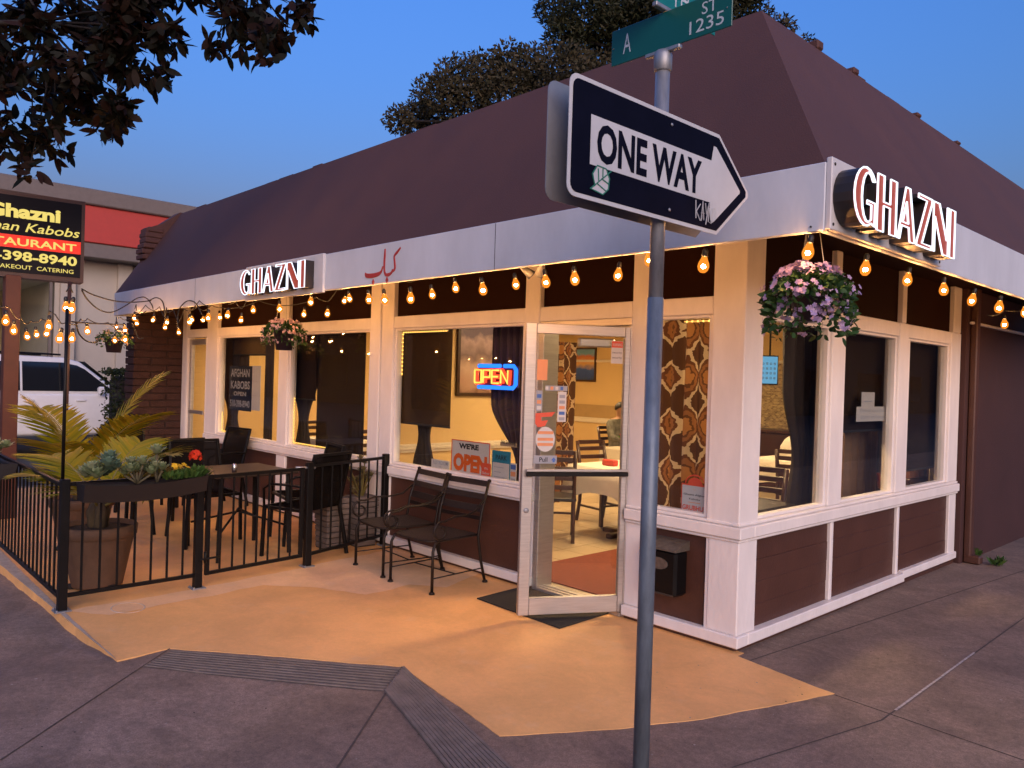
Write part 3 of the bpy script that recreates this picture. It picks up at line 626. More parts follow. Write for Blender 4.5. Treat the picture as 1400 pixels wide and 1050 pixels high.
ow = thing('one_way_sign', 'black and white ONE WAY arrow sign on the pole with a leaf sticker', 'sign', (PX, PY, zc))
def oprism(name, m, poly, k, th=0.001, par=None):
    mb = MB(); mb.prism(poly, oc+on*k, od, Z, on*th); return mb.build(name, m, par or ow)
oprism('plate', REFW, arrow_poly(0.0), 0.0, 0.003); oprism('black_field', REFB, arrow_poly(0.016), 0.0034)
wl = uL+0.115; ah = uR-0.02
zz0, zz1 = zc-0.088, zc+0.092
oprism('arrow_field', REFW, [(wl, zz0), (ah-0.045, zz0), (ah-0.035, zc-hh+0.055), (ah-0.01, zc-hh+0.05), (uT-0.075, zc-0.005), (uT-0.075, zc+0.005), (ah-0.005, zc+hh-0.06), (ah-0.025, zc+hh-0.06), (ah-0.04, zz1), (wl, zz1)], 0.0048)
text('lettering', 'ONE WAY', REFB, ow, oc+od*((wl+ah)/2-0.045)+Z*(zc-0.064), od, Z, 0.132, 0.0068, 0.034, 'CENTER', (ah-wl)*0.82)
# leaf sticker and scrawl
SLG = mat('sticker_dark_green', (0.02, 0.16, 0.11), 0.5, var=0); lo = oc+od*(uL+0.175)+Z*(zb_+0.077)
lf = [(-0.055, -0.035), (-0.03, -0.02), (-0.045, 0.02), (-0.02, 0.055), (0.03, 0.052), (0.05, 0.02), (0.045, -0.02), (0.015, -0.045), (-0.02, -0.04)]
mb = MB(); mb.prism(lf, lo+on*0.0052, od, Z, on*0.0008); st = mb.build('leaf_sticker', REFW, ow)
mb = MB()
for a in (((-0.055, -0.036), (0.06, 0.05)), ((-0.01, 0.0), (-0.015, 0.045)), ((0.012, 0.018), (0.012, 0.05)), ((-0.02, -0.01), (0.03, -0.028)), ((0.005, 0.012), (0.045, 0.0))):
    mb.tube([lo+on*0.0064+od*p[0]+Z*p[1] for p in a], 0.0028, 4)
mb.tube([lo+on*0.0062+od*p[0]+Z*p[1] for p in lf], 0.003, 4, closed=True); mb.build('leaf_veins', SLG, st)
so = oc+od*(uR-0.17)+Z*(zb_+0.075); mb = MB()
for a in ([(0, 0.045), (0.006, -0.03)], [(0.05, 0.035), (0.008, 0.0), (0.05, -0.035)], [(0.06, -0.035), (0.075, 0.05), (0.088, -0.03), (0.06, 0.0), (0.09, 0.0)], [(0.10, 0.045), (0.115, 0.0), (0.14, 0.05), (0.11, -0.045)], [(0.145, 0.03), (0.135, -0.03), (0.165, -0.035), (0.17, 0.03)], [(0.18, 0.03), (0.178, -0.03), (0.21, -0.01), (0.205, 0.035), (0.18, 0.03)]):
    mb.tube([so+on*0.0066+od*(p[0]*0.72)+Z*p[1] for p in a], 0.0024, 4)
mb.build('scrawl', REFW, ow)
for zz in (zc-hh*0.78, zc+hh*0.8):
    mb = MB(); mb.lathe([(0.0, 0.005), (0.006, 0.004), (0.008, 0)], 8, oc+on*0.0052+Z*zz, Matrix((od, Z, on)).transposed().to_3x3()); mb.build('bolt', GALV, ow)
# a second arrow plate on the back of the pole, seen from behind
ow2 = thing('traffic_sign', 'plain grey plate bolted behind the ONE WAY sign, its edge showing', 'sign', (PX, PY, zc))
k2 = -0.105
mb = MB(); mb.prism([(u_+0.0, z_) for u_, z_ in arrow_poly(0.0)], oc+on*k2, od, Z, on*0.003); mb.build('plate', PLATE, ow2)
mb = MB(); mb.box(PX-0.03, PX+0.03, PY-0.03, PY+0.03, zc-0.012, zc+0.012, c=0.003); mb.build('clamp', GALV, ow2)
# green street name blades
GREEN = mat('street_sign_green', (0.004, 0.085, 0.075), 0.35, var=0.1, scale=4); LETW = mat('street_sign_white', (0.46, 0.52, 0.56), 0.4, var=0.05)
pa = hitY(836, 92, PY); pb = hitY(1001, 33, PY); bz0 = GP+2.993
g1 = thing('street_name_sign', 'green street name blade reading A ST 1235 on top of the pole', 'sign', (PX, PY, bz0))
gx0, gx1 = pa.x, pb.x; gh = 0.152
mb = MB(); mb.box(gx0, gx1, PY-0.0028, PY+0.0028, bz0, bz0+gh, c=0.002); mb.build('blade', GREEN, g1)
text('lettering', 'A', LETW, g1, (gx0+0.085, PY-0.003, bz0+0.038), X, Z, 0.085, 0.0006, 0.0, 'CENTER', 0.042)
text('lettering', 'ST', LETW, g1, (gx1-0.10, PY-0.003, bz0+0.083), X, Z, 0.048, 0.0006, 0.0, 'CENTER', 0.07)
text('lettering', '1235', LETW, g1, (gx1-0.118, PY-0.003, bz0+0.020), X, Z, 0.052, 0.0006, 0.0, 'CENTER', 0.155)
for q in (gx0+0.01, gx1-0.022):
    mb = MB(); mb.lathe([(0.0, 0.003), (0.004, 0)], 8, (q, PY-0.003, bz0+0.075), Matrix.Rotation(math.pi/2, 3, 'X')); mb.build('rivet', GALV, g1)
g2 = thing('cross_street_sign', 'second green name blade crossing above the A ST sign at the top edge', 'sign', (PX, PY, bz0+gh+0.02))
GREEN2 = mat('street_sign_green_light', (0.006, 0.16, 0.15), 0.35, var=0.1, scale=4)
mb = MB(); mb.box(PX-0.0028, PX+0.0028, PY-0.37, PY+0.37, bz0+gh+0.022, bz0+gh+0.172, c=0.002); mb.build('blade', GREEN2, g2)
mb = MB(); mb.box(PX-0.012, PX+0.012, PY-0.07, PY+0.07, bz0+gh+0.002, bz0+gh+0.021, c=0.003); mb.build('bracket', GALV, g2)

yt = hitX(930, 0, PX).y; text('lettering', 'TH', LETW, g2, (PX+0.003, yt, bz0+gh+0.044), Y, Z, 0.095, 0.0006, 0.0, 'CENTER', 0.12)
# ------------------------------------------------------------------ string lights
def bulbglass():
    m = bpy.data.materials.new('amber_bulb_glass'); m.use_nodes = True; nt = m.node_tree; nt.nodes.clear()
    t = nt.nodes.new('ShaderNodeBsdfTransparent'); t.inputs[0].default_value = (1.0, 0.86, 0.62, 1)
    e = nt.nodes.new('ShaderNodeEmission'); e.inputs[0].default_value = (1.0, 0.29, 0.03, 1); e.inputs[1].default_value = 1.55*K
    mx = nt.nodes.new('ShaderNodeMixShader'); mx.inputs[0].default_value = 0.5; o = nt.nodes.new('ShaderNodeOutputMaterial')
    nt.links.new(t.outputs[0], mx.inputs[1]); nt.links.new(e.outputs[0], mx.inputs[2]); nt.links.new(mx.outputs[0], o.inputs[0]); m.cycles.emission_sampling = 'NONE'; return m
BGL = bulbglass(); FIL = emis('warm_filament', (1.0, 0.50, 0.20), 1250*K); SOCK = mat('bulb_socket', (0.012, 0.012, 0.012), 0.5, var=0)
mb = MB(); mb.lathe([(0.0, -0.082), (0.013, -0.080), (0.024, -0.068), (0.029, -0.051), (0.026, -0.032), (0.017, -0.013), (0.013, 0.0)], 12, cap=False); BULB = mb.mesh('bulb', BGL)
mb = MB(); mb.lathe([(0.0, -0.060), (0.009, -0.057), (0.0135, -0.049), (0.009, -0.041), (0.0, -0.038)], 6, cap=False); FILM = mb.mesh('filament', FIL)
mb = MB(); mb.lathe([(0.013, 0.0), (0.015, 0.004), (0.015, 0.028), (0.009, 0.040), (0.0, 0.042)], 10); SOCKM = mb.mesh('socket', SOCK)
def bulb(par, p, tilt=0.0):
    o = bpy.data.objects.new('bulb', BULB); COL.objects.link(o); o.parent = par; o.location = Vector(p)-Vector(ORG[par.name]); o.rotation_euler = (rnd(-0.22, 0.22), rnd(-0.22, 0.22), rnd(0, 3)); k_ = rnd(0.84, 1.06); o.scale = (k_, k_, k_)
    for nm, me in (('filament', FILM), ('socket', SOCKM)):
        c = bpy.data.objects.new(nm, me); COL.objects.link(c); c.parent = o
def string(label, pts, bulbs, r=0.005, drop=0.05):
    """pts: cable path; bulbs: lamp centres hanging just under it"""
    t = thing('string_lights', label, 'string lights', pts[0], 'warm bulb string lights')
    path = []
    for i in range(len(pts)-1):
        a, b = Vector(pts[i]), Vector(pts[i+1])
        for q in range(6):
            k = q/6; p = a.lerp(b, k); p.z -= 0.16*(b-a).length*k*(1-k); path.append(p)
    path.append(Vector(pts[-1])); mb = MB(); mb.tube(path, r, 5); mb.build('cable', RUBBER, t)
    for b in bulbs: bulb(t, b)
    return t
def chain(bs, dz=0.075, mid=True, up=0.05):
    out = []
    for i, b in enumerate(bs):
        out.append(Vector(b)+Z*dz)
        if mid and i < len(bs)-1:
            m_ = Vector(b).lerp(Vector(bs[i+1]), 0.5)+Z*(dz+up); out.append(m_)
    return out
lift = Vector((0, 0, 0.035))
bA = [hitY(px, py, -0.80)+lift for px, py in [(963, 360), (887, 353), (846, 375), (785, 380), (745, 384), (704, 388), (659, 394), (622, 393), (590, 402), (561, 406), (525, 408), (504, 408), (477, 408), (425, 412), (382, 421), (346, 423), (330, 437), (312, 430)]]
string('warm bulb string along the front fascia between the two GHAZNI signs', chain(bA), bA)
bB = [hitX(px, py, 0.80)+lift for px, py in [(1107, 343), (1184, 366), (1242, 382), (1290, 395), (1331, 409), (1367, 418), (1401, 426)]]
bB += [Vector((0.80, 3.2, 2.25)), Vector((0.80, 3.77, 2.25)), Vector((0.8, 4.35, 2.25))]
string('warm bulb string along the right hand fascia under the corner sign', chain(bB), bB)
bC = [hitX(1373, 442, 0.5)+lift]
t_ = string('single bulb on a drooping lead below the right hand fascia', [hitX(1350, 436, 0.5)+Z*0.03, bC[0]+Z*0.075, hitX(1395, 425, 0.6)], bC)
# second run, nearer the wall, above the middle of the patio
bD = [hitY(px, py, -0.45)+lift for px, py in [(448, 428), (472, 411), (416, 429), (300, 433), (278, 437), (262, 436)]]
bD.sort(key=lambda p: -p.x); string('short inner bulb string near the wall under the front GHAZNI sign', chain(bD), bD)
# far end of the fascia out over the patio to the fence pole and on to the left
FP = Vector((-3.32, -2.87, 0))          # fence corner pole
far = [hitY(px, py, -0.9)+lift for px, py in [(285, 433), (259, 439), (244, 454), (229, 440), (225, 447), (210, 437), (187, 441), (184, 434)]]
string('bulb string looping at the far left end of the fascia', chain(far), far, up=0.07) if False else string('bulb string looping at the far left end of the fascia', chain(far, up=0.09), far)
q = [hitD(px, py, d)+lift for px, py, d in [(170, 450, 9.5), (159, 447, 9.2), (157, 465, 8.6), (171, 463, 9.0), (119, 451, 7.6), (99, 461, 6.6), (83, 461, 6.2), (67, 444, 6.2), (65, 455, 6.8), (49, 457, 7.0), (36, 459, 7.2), (19, 450, 6.4), (8, 437, 6.2), (-10, 446, 6.4)]]
string('bulb string sagging from the fence pole toward the pylon sign and far fascia', [hitY(200, 425, -0.9)]+chain(q, up=0.02)+[hitD(-40, 430, 6.5)], q)
q = [hitD(px, py, d)+lift for px, py, d in [(90, 419, 5.85), (99, 420, 5.9)]]
string('two bright bulbs at the top of the thin fence pole', chain(q), q)
lo_ = thing('cable_loop', 'slack black cable loops between the pylon sign and the far fascia', 'cable', hitD(112, 396, 7.0))
for pl in ([(112, 397, 7.0), (120, 410, 7.3), (135, 423, 7.8), (152, 427, 8.3), (170, 419, 8.9), (187, 408, 9.4), (199, 407, 9.6), (208, 418, 9.7), (213, 438, 9.7)], [(112, 395, 7.0), (130, 404, 7.5), (160, 412, 8.5), (186, 413, 9.4), (207, 411, 9.6)], [(204, 411, 9.5), (214, 407, 9.5), (223, 414, 9.4), (226, 438, 9.4)], [(243, 446, 9.0), (244, 426, 9.0), (251, 415, 8.9), (259, 411, 8.8), (268, 415, 8.7), (276, 430, 8.6)], [(98, 440, 6.5), (125, 442, 7.4), (150, 443, 8.4), (172, 444, 9.2)], [(104, 442, 6.6), (108, 456, 6.8), (118, 466, 7.2), (130, 468, 7.6), (137, 461, 7.9)], [(180, 441, 9.3), (186, 455, 9.4), (190, 463, 9.4), (196, 462, 9.4)]):
    P_ = [hitD(*p) for p in pl]; q_ = []
    for i in range(len(P_)-1):
        p0 = P_[max(0, i-1)]; p1 = P_[i]; p2 = P_[i+1]; p3 = P_[min(len(P_)-1, i+2)]
        for t in (0, 0.25, 0.5, 0.75): q_.append(0.5*((2*p1)+(p2-p0)*t+(2*p0-5*p1+4*p2-p3)*t*t+(3*p1-p0-3*p2+p3)*t**3))
    q_.append(P_[-1]); mb = MB(); mb.tube(q_, 0.007, 6); mb.build('cable', RUBBER, lo_)
# ------------------------------------------------------------------ floodlight pair under the eave
fl = hitY(733, 376, -0.62); fd = thing('floodlight', 'small unlit twin floodlight under the eave left of the door', 'floodlight', fl)
mb = MB(); mb.lathe([(0.045, 0.0), (0.045, 0.02), (0.0, 0.022)], 14, fl+Z*0.10); mb.tube([fl+Z*0.12, fl+Z*0.24], 0.012, 6); mb.build('mount', GALV, fd)
for sgn in (-1, 1):
    mb = MB(); Mx = Matrix.Rotation(sgn*0.7, 3, 'Y') @ Matrix.Rotation(0.6, 3, 'X'); mb.lathe([(0.015, 0.1), (0.022, 0.06), (0.034, 0.0), (0.030, -0.003), (0.0, 0.01)], 12, fl+Vector((sgn*0.04, 0, 0)), Mx); mb.build('lamp_head', GALV, fd)

# ------------------------------------------------------------------ patio fence
def bar(mb, a, b, w):
    a, b = Vector(a), Vector(b); d = b-a; L = d.length; t = d.normalized(); u = t.cross(Z); u = u.normalized() if u.length > 1e-3 else X.copy(); v = u.cross(t)
    M_ = Matrix(((u.x, v.x, t.x, a.x), (u.y, v.y, t.y, a.y), (u.z, v.z, t.z, a.z), (0, 0, 0, 1))); mb.box(-w/2, w/2, -w/2, w/2, 0, L, c=0.002, M=M_)
def post(par, p, h=0.85, w=0.055):
    mb = MB(); mb.box(p[0]-w/2, p[0]+w/2, p[1]-w/2, p[1]+w/2, GZ+0.004, h, c=0.004); mb.build('post', BLACKM, par)
    mb = MB(); mb.box(p[0]-0.05, p[0]+0.05, p[1]-0.05, p[1]+0.05, GZ+0.005, GZ+0.014, c=0.002)
    for sx in (-1, 1): mb.lathe([(0.008, 0), (0.008, 0.008), (0, 0.009)], 6, (p[0]+sx*0.04, p[1]-0.038, GZ+0.014))
    mb.build('base_plate', GALV, par)
def fence(label, a, b, n, p0=True, p1=True, top=0.815, nm='patio_fence', grp='black iron patio fence'):
    a, b = Vector((*a, 0)), Vector((*b, 0)); t = thing(nm, label, 'fence', (a.x, a.y, GZ), grp)
    if p0: post(t, a)
    if p1: post(t, b)
    for z in (0.075, top): mb = MB(); bar(mb, a+Z*z, b+Z*z, 0.026); mb.build('rail', BLACKM, t)
    for i in range(n):
        p = a.lerp(b, (i+1)/(n+1)); mb = MB(); bar(mb, p+Z*0.088, p+Z*(top-0.013), 0.014); mb.build('baluster', BLACKM, t)
    return t
F0, F1, F2, F3 = (-3.30, -2.86), (-3.33, -1.955), (-3.455, -0.985), (-3.78, 0.0)
fence('black iron fence section carrying the flower box, right of the corner post', F0, F1, 7)
fence('black iron fence section running away to the left along the pavement', (-3.33, -2.875), (-9.2, -2.80), 46, False, True)
fence('black iron fence section between the gate and the white wall', (F2[0]-0.01, F2[1]+0.03), F3, 7, False, True)
g = fence('closed black iron gate between the flower box and the planters', (-3.335, -1.885), (-3.445, -1.055), 7, False, False, 0.80, 'patio_gate'); g['category'] = 'gate'
for p in ((-3.335, -1.885), (-3.445, -1.055)): mb = MB(); bar(mb, (*p, 0.062), (*p, 0.813), 0.03); mb.build('gate_stile', BLACKM, g)
mb = MB(); post(g, F2); mb.tube([(-3.30, -1.95, 0.19), (-3.29, -1.80, 0.20)], 0.008, 6); mb.tube([(-3.28, -1.92, 0.165), (-3.28, -1.92, 0.25)], 0.012, 6); mb.build('latch', BLACKM, g)
mb = MB(); mb.tube([(-3.44, -1.12, 0.815), (-3.46, -0.93, 0.80)], 0.010, 6); mb.build('top_latch', GALV, g)
mb = MB(); mb.tube([(FP.x, FP.y, 0.80), (FP.x, FP.y, 1.98)], 0.011, 8); lp = mb.build('light_pole', BLACKM, None, (FP.x, FP.y, 0.80)); tag(lp, 'thin black pole on the fence corner holding the string lights', 'pole')

# ------------------------------------------------------------------ plants: generic leaf makers
def blade(mb, o, d, n, L, W, bend=0.2, seg=3, fold=0.0):
    """a pointed leaf from o along d, face normal n"""
    o = Vector(o); d = Vector(d).normalized(); n = Vector(n); s = d.cross(n)
    s = s.normalized() if s.length > 1e-4 else d.orthogonal().normalized(); n = s.cross(d).normalized()
    vs = []; fs = []
    for i in range(seg+1):
        t = i/seg; w = W*(math.sin(math.pi*min(1.0, (t*0.92+0.08)))**0.8)*0.5 if i < seg else 0.0
        c = o+d*L*t-n*bend*L*t*t
        if i < seg: vs += [c-s*w+n*fold*w, c+s*w+n*fold*w]
        else: vs.append(c)
    for i in range(seg-1): fs.append((2*i, 2*i+1, 2*i+3, 2*i+2))
    fs.append((2*(seg-1), 2*(seg-1)+1, 2*seg)); mb.add(vs, fs)
def rdir(zmin=-1.0):
    while True:
        v = Vector((rnd(-1, 1), rnd(-1, 1), rnd(-1, 1)))
        if 0.05 < v.length < 1 and v.z/v.length >= zmin: return v.normalized()
def flower5(mb, o, n, r, k=5):
    n = Vector(n).normalized(); u = n.orthogonal().normalized(); v = n.cross(u); a0 = rnd(0, 6)
    for i in range(k):
        a = a0+2*math.pi*i/k; d = u*math.cos(a)+v*math.sin(a); sd_ = n.cross(d); o_ = Vector(o)
        vs = [o_, o_+d*r*0.6-sd_*r*0.38+n*r*0.1, o_+d*r+n*r*0.05, o_+d*r*0.6+sd_*r*0.38+n*r*0.1]; mb.add(vs, [(0, 1, 2, 3)])
LEAFG = leafmat('garden_leaf', [(0.035, 0.085, 0.018), (0.06, 0.13, 0.03), (0.09, 0.14, 0.03)])
LEAFD = leafmat('basket_leaf', [(0.018, 0.05, 0.016), (0.035, 0.09, 0.025), (0.06, 0.11, 0.03)])
PINK = leafmat('pink_purple_petal', [(0.52, 0.36, 0.60), (0.64, 0.46, 0.62), (0.42, 0.32, 0.66), (0.68, 0.50, 0.58)], 0.6, 0.3)
PLB = leafmat('pale_pink_petal', [(0.62, 0.40, 0.45), (0.66, 0.48, 0.48), (0.55, 0.36, 0.46)], 0.6, 0.3)
YEL = leafmat('yellow_petal', [(0.75, 0.42, 0.02), (0.80, 0.55, 0.03)], 0.6, 0.3); REDP = leafmat('red_petal', [(0.60, 0.03, 0.01), (0.75, 0.07, 0.02)], 0.6, 0.3)
SUCC = leafmat('succulent_leaf', [(0.20, 0.27, 0.14), (0.27, 0.34, 0.19), (0.33, 0.36, 0.22)], 0.55, 0.12)
SUCB = leafmat('blue_succulent_leaf', [(0.13, 0.22, 0.16), (0.19, 0.28, 0.20)], 0.55, 0.12)
SOIL = mat('dark_soil', (0.022, 0.014, 0.009), 0.95, var=0.4, scale=60, bump=0.8, bscale=150)
def hanging_basket(label, c, rx, rz, wire_top, petal, nf, nl, pot=(0.10, 0.07, 0.14), droop=1.0):
    c = Vector(c); t = thing('hanging_basket', label, 'flower basket', c-Z*rz, 'hanging flower baskets')
    mb = MB(); mb.lathe([(pot[1], -pot[2]*0.75), (pot[0], pot[2]*0.25), (pot[0]+0.008, pot[2]*0.25), (pot[0]+0.008, pot[2]*0.32), (pot[0]-0.01, pot[2]*0.32)], 18, c-Z*0.05); mb.build('basket_pot', mat('dark_plastic_pot', (0.02, 0.012, 0.022), 0.5, var=0.1), t)
    mb = MB()
    for a in (0.4, 2.5, 4.6): mb.tube([c+Vector((math.cos(a)*pot[0], math.sin(a)*pot[0], 0)), c+Z*(wire_top-c.z)], 0.0022, 4)
    mb.build('hanger_wire', GALV, t)
    ml = MB(); mf = MB()
    for i in range(nl):
        a = rnd(0, 6.283); r = math.sqrt(rnd(0, 1)); side = r > 0.75
        p = c+Vector((math.cos(a)*rx*r, math.sin(a)*rx*r, (1-r*r)*rz*rnd(0.3, 1.0)-(rnd(0, 1)**1.5*rz*1.7*droop if side else 0)))
        d = Vector((math.cos(a), math.sin(a), rnd(-0.6, 0.9))); blade(ml, p, d+rdir()*0.7, rdir(0.0), rnd(0.025, 0.05), rnd(0.016, 0.028), 0.3, 3)
    for i in range(nf):
        a = rnd(0, 6.283); r = math.sqrt(rnd(0.1, 1)); side = r > 0.7
        p = c+Vector((math.cos(a)*rx*r*1.05, math.sin(a)*rx*r*1.05, (1-r*r)*rz*1.05+0.015-(rnd(0, 1)**1.4*rz*1.6*droop if side else 0)))
        n_ = (p-c+Z*0.05+rdir()*0.03).normalized()
        for k_ in range(random.choice((2, 3, 4))): flower5(mf, p+rdir()*0.022, n_+rdir()*0.5, rnd(0.013, 0.019))
    ml.build('foliage', LEAFD, t); mf.build('blossoms', petal, t)
b1 = hitD(1106, 402, 3.75); hanging_basket('big basket of pink and purple flowers hanging at the building corner', b1, 0.20, 0.125, 2.60, PINK, 165, 1300, (0.085, 0.06, 0.11))
b2 = hitD(389, 452, 8.0); hanging_basket('basket of pale pink flowers hanging under the front GHAZNI sign', b2, 0.21, 0.10, 2.60, PLB, 75, 600, (0.11, 0.08, 0.2))
b3 = hitD(156, 463, 9.6); hanging_basket('withered small basket hanging at the far left end of the eave', b3, 0.20, 0.09, 2.45, leafmat('withered_petal', [(0.30, 0.20, 0.12), (0.42, 0.30, 0.20)], 0.7, 0.2), 40, 260, (0.11, 0.08, 0.16), 0.7)
hw = MB(); hw.tube([b3+Z*0.4, Vector((-9.0, -0.8, 2.6))], 0.003, 4)

# rosette succulent
def rosette(mb, o, r, n=26, up=0.5):
    r *= 1.2
    for i in range(n):
        t = i/n; a = i*2.399; e = 0.15+1.1*t
        d = Vector((math.cos(a)*math.cos(e), math.sin(a)*math.cos(e), math.sin(e))); blade(mb, Vector(o)+Z*r*0.2*t, d, Z-d*d.z, r*(1.0-0.45*t), r*0.36, -0.12, 3, 0.35)
def clump(mb, o, r, n, L, W):
    for i in range(n):
        d = rdir(0.0); blade(mb, Vector(o)+Vector((rnd(-r, r), rnd(-r, r), rnd(0, r*0.4))), d+Z*0.5, rdir(), L*rnd(0.7, 1.2), W, 0.2, 3)
# planter boxes on the fence
BOXM = mat('dark_planter_plastic', (0.009, 0.006, 0.006), 0.6, var=0.2, scale=10, bump=0.2, bscale=40)
def planter_box(label, a, b, out, group='planter boxes hung on the fence'):
    a, b, out = Vector(a), Vector(b), Vector(out); L = (b-a).length; u = (b-a).normalized()
    t = thing('planter_box', label, 'planter', (a+b)/2-Z*0.2, group)
    mb = MB(); N = 10; vs = []; fs = []
    for i in range(N+1):
        k = i/N; sag = 0.028*math.sin(math.pi*k); p = a.lerp(b, k)-Z*sag
        vs += [p, p+out*0.20, p+out*0.17-Z*0.115, p+out*0.03-Z*0.115, p+out*0.012-Z*0.012, p+out*0.188-Z*0.012, p+out*0.175-Z*0.05, p+out*0.025-Z*0.05]
    for i in range(N):
        q_ = i*8
        for x0, x1 in ((0, 3), (3, 2), (2, 1), (1, 5), (5, 6), (6, 7), (7, 4), (4, 0)): fs.append((q_+x0, q_+x1, q_+8+x1, q_+8+x0))
    for q_ in (0, N*8): fs += [(q_+0, q_+3, q_+2, q_+1)]
    mb.add(vs, fs); mb.build('trough', BOXM, t)
    mb = MB(); vs = []; fs = []
    for i in range(N+1):
        k = i/N; p = a.lerp(b, k)-Z*(0.028*math.sin(math.pi*k)+0.030); vs += [p+out*0.02, p+out*0.18]
    for i in range(N): fs.append((2*i, 2*i+1, 2*i+3, 2*i+2))
    mb.add(vs, fs); mb.build('soil', SOIL, t)
    return t, a, b, out, L
pbx, a_, b_, o_, L_ = planter_box('long dark flower box on the fence section facing the camera', (-3.27, -2.80, 0.83), (-3.29, -1.99, 0.845), (1, 0, 0))
def at(k, w=0.5, dz=0.0): return a_.lerp(b_, k)+o_*0.2*w+Z*dz
# succulents and flowers are plants of their own in the box
def plant(name, label, cat, base, group=None): return thing(name, label, cat, base, group)
s1 = plant('succulent_plant', 'pale green spiky succulent at the left end of the flower box', 'plant', at(0.08)); mb = MB()
for k in range(4): rosette(mb, at(0.05+0.025*k, 0.3+0.2*(k % 3), 0.03+0.03*(k % 2)), 0.095, 26)
mb.build('leaves', SUCC, s1)
s2 = plant('succulent_plant', 'tall blue green succulent next to the palm in the flower box', 'plant', at(0.24)); mb = MB()
for k in range(7): rosette(mb, at(0.19+0.02*(k % 4), 0.25+0.12*(k % 5), 0.03+0.022*k*0.8), 0.085, 24)
mb.build('leaves', SUCB, s2)
s3 = plant('succulent_plant', 'branching pale rosette succulent in the middle of the flower box', 'plant', at(0.45)); mb = MB(); ms_ = MB()
for k, (q_, w_, h_) in enumerate([(0.40, 0.3, 0.09), (0.46, 0.7, 0.10), (0.43, 0.5, 0.05), (0.50, 0.4, 0.05), (0.37, 0.6, 0.05), (0.34, 0.4, 0.03), (0.53, 0.7, 0.03)]):
    rosette(mb, at(q_, w_, h_), 0.075, 24); ms_.tube([at(0.44, 0.5, -0.03), at(q_, w_, h_)], 0.008, 5)
mb.build('leaves', SUCC, s3); ms_.build('stems', mat('succulent_stem', (0.09, 0.08, 0.045), 0.8), s3)
s4 = plant('succulent_plant', 'tall pale aeonium fan right of the middle of the flower box', 'plant', at(0.6)); mb = MB(); ms_ = MB()
for q_, w_, h_, r_ in [(0.60, 0.4, 0.16, 0.085), (0.57, 0.6, 0.06, 0.07), (0.63, 0.6, 0.05, 0.07), (0.61, 0.2, 0.09, 0.06)]:
    rosette(mb, at(q_, w_, h_), r_, 26); ms_.tube([at(0.6, 0.5, -0.03), at(q_, w_, h_)], 0.010, 5)
mb.build('leaves', SUCC, s4); ms_.build('stems', mat('succulent_stem', (0.09, 0.08, 0.045), 0.8), s4)
s5 = plant('yellow_flower', 'yellow flowers with green leaves in the flower box', 'flowers', at(0.75)); mb = MB(); mf = MB()
for k in range(4): clump(mb, at(0.70+0.04*k, 0.5, -0.02), 0.035, 26, 0.06, 0.022)
for k in range(8): flower5(mf, at(rnd(0.68, 0.84), rnd(0.2, 0.9), rnd(0.045, 0.085)), rdir(0.2)+Vector((0.6, -0.4, 0)), 0.022)
mb.build('leaves', LEAFG, s5); mf.build('blossoms', YEL, s5)
s6 = plant('red_flower', 'red flower cluster over green leaves at the right end of the flower box', 'flowers', at(0.93)); mb = MB(); mf = MB()
for k in range(4): clump(mb, at(0.88+0.035*k, 0.5, -0.02), 0.035, 26, 0.08, 0.035)
cc = at(0.93, 0.45, 0.15)
for k in range(26): d_ = rdir(-0.4); flower5(mf, cc+d_*0.040-Z*0.02, d_+rdir()*0.5, 0.018)
mb.build('leaves', LEAFG, s6); mf.build('blossoms', REDP, s6)
pbl, a_, b_, o_, L_ = planter_box('dark flower box hung on the fence at the left edge of the photo', (-5.55, -2.90, 0.86), (-4.45, -2.90, 0.84), (0, -1, 0))
s7 = plant('succulent_plant', 'rosette succulents in the flower box at the left edge', 'plant', at(0.7)); mb = MB()
for k in range(9): rosette(mb, at(0.45+0.055*k, 0.3+0.15*(k % 4), 0.03+0.04*(k % 3)), 0.075, 22)
mb.build('leaves', SUCC, s7)
s8 = plant('yellow_flower', 'orange yellow flowers low in the flower box at the left edge', 'flowers', at(0.8)); mb = MB(); mf = MB()
for k in range(8): clump(mb, at(0.5+0.06*k, 0.8, -0.02), 0.035, 18, 0.05, 0.02)
for k in range(7): flower5(mf, at(rnd(0.55, 0.95), rnd(0.7, 1.1), rnd(0.02, 0.05)), rdir(0.2)+Vector((0.6, -0.6, 0)), 0.02)
mb.build('leaves', LEAFG, s8); mf.build('blossoms', YEL, s8)

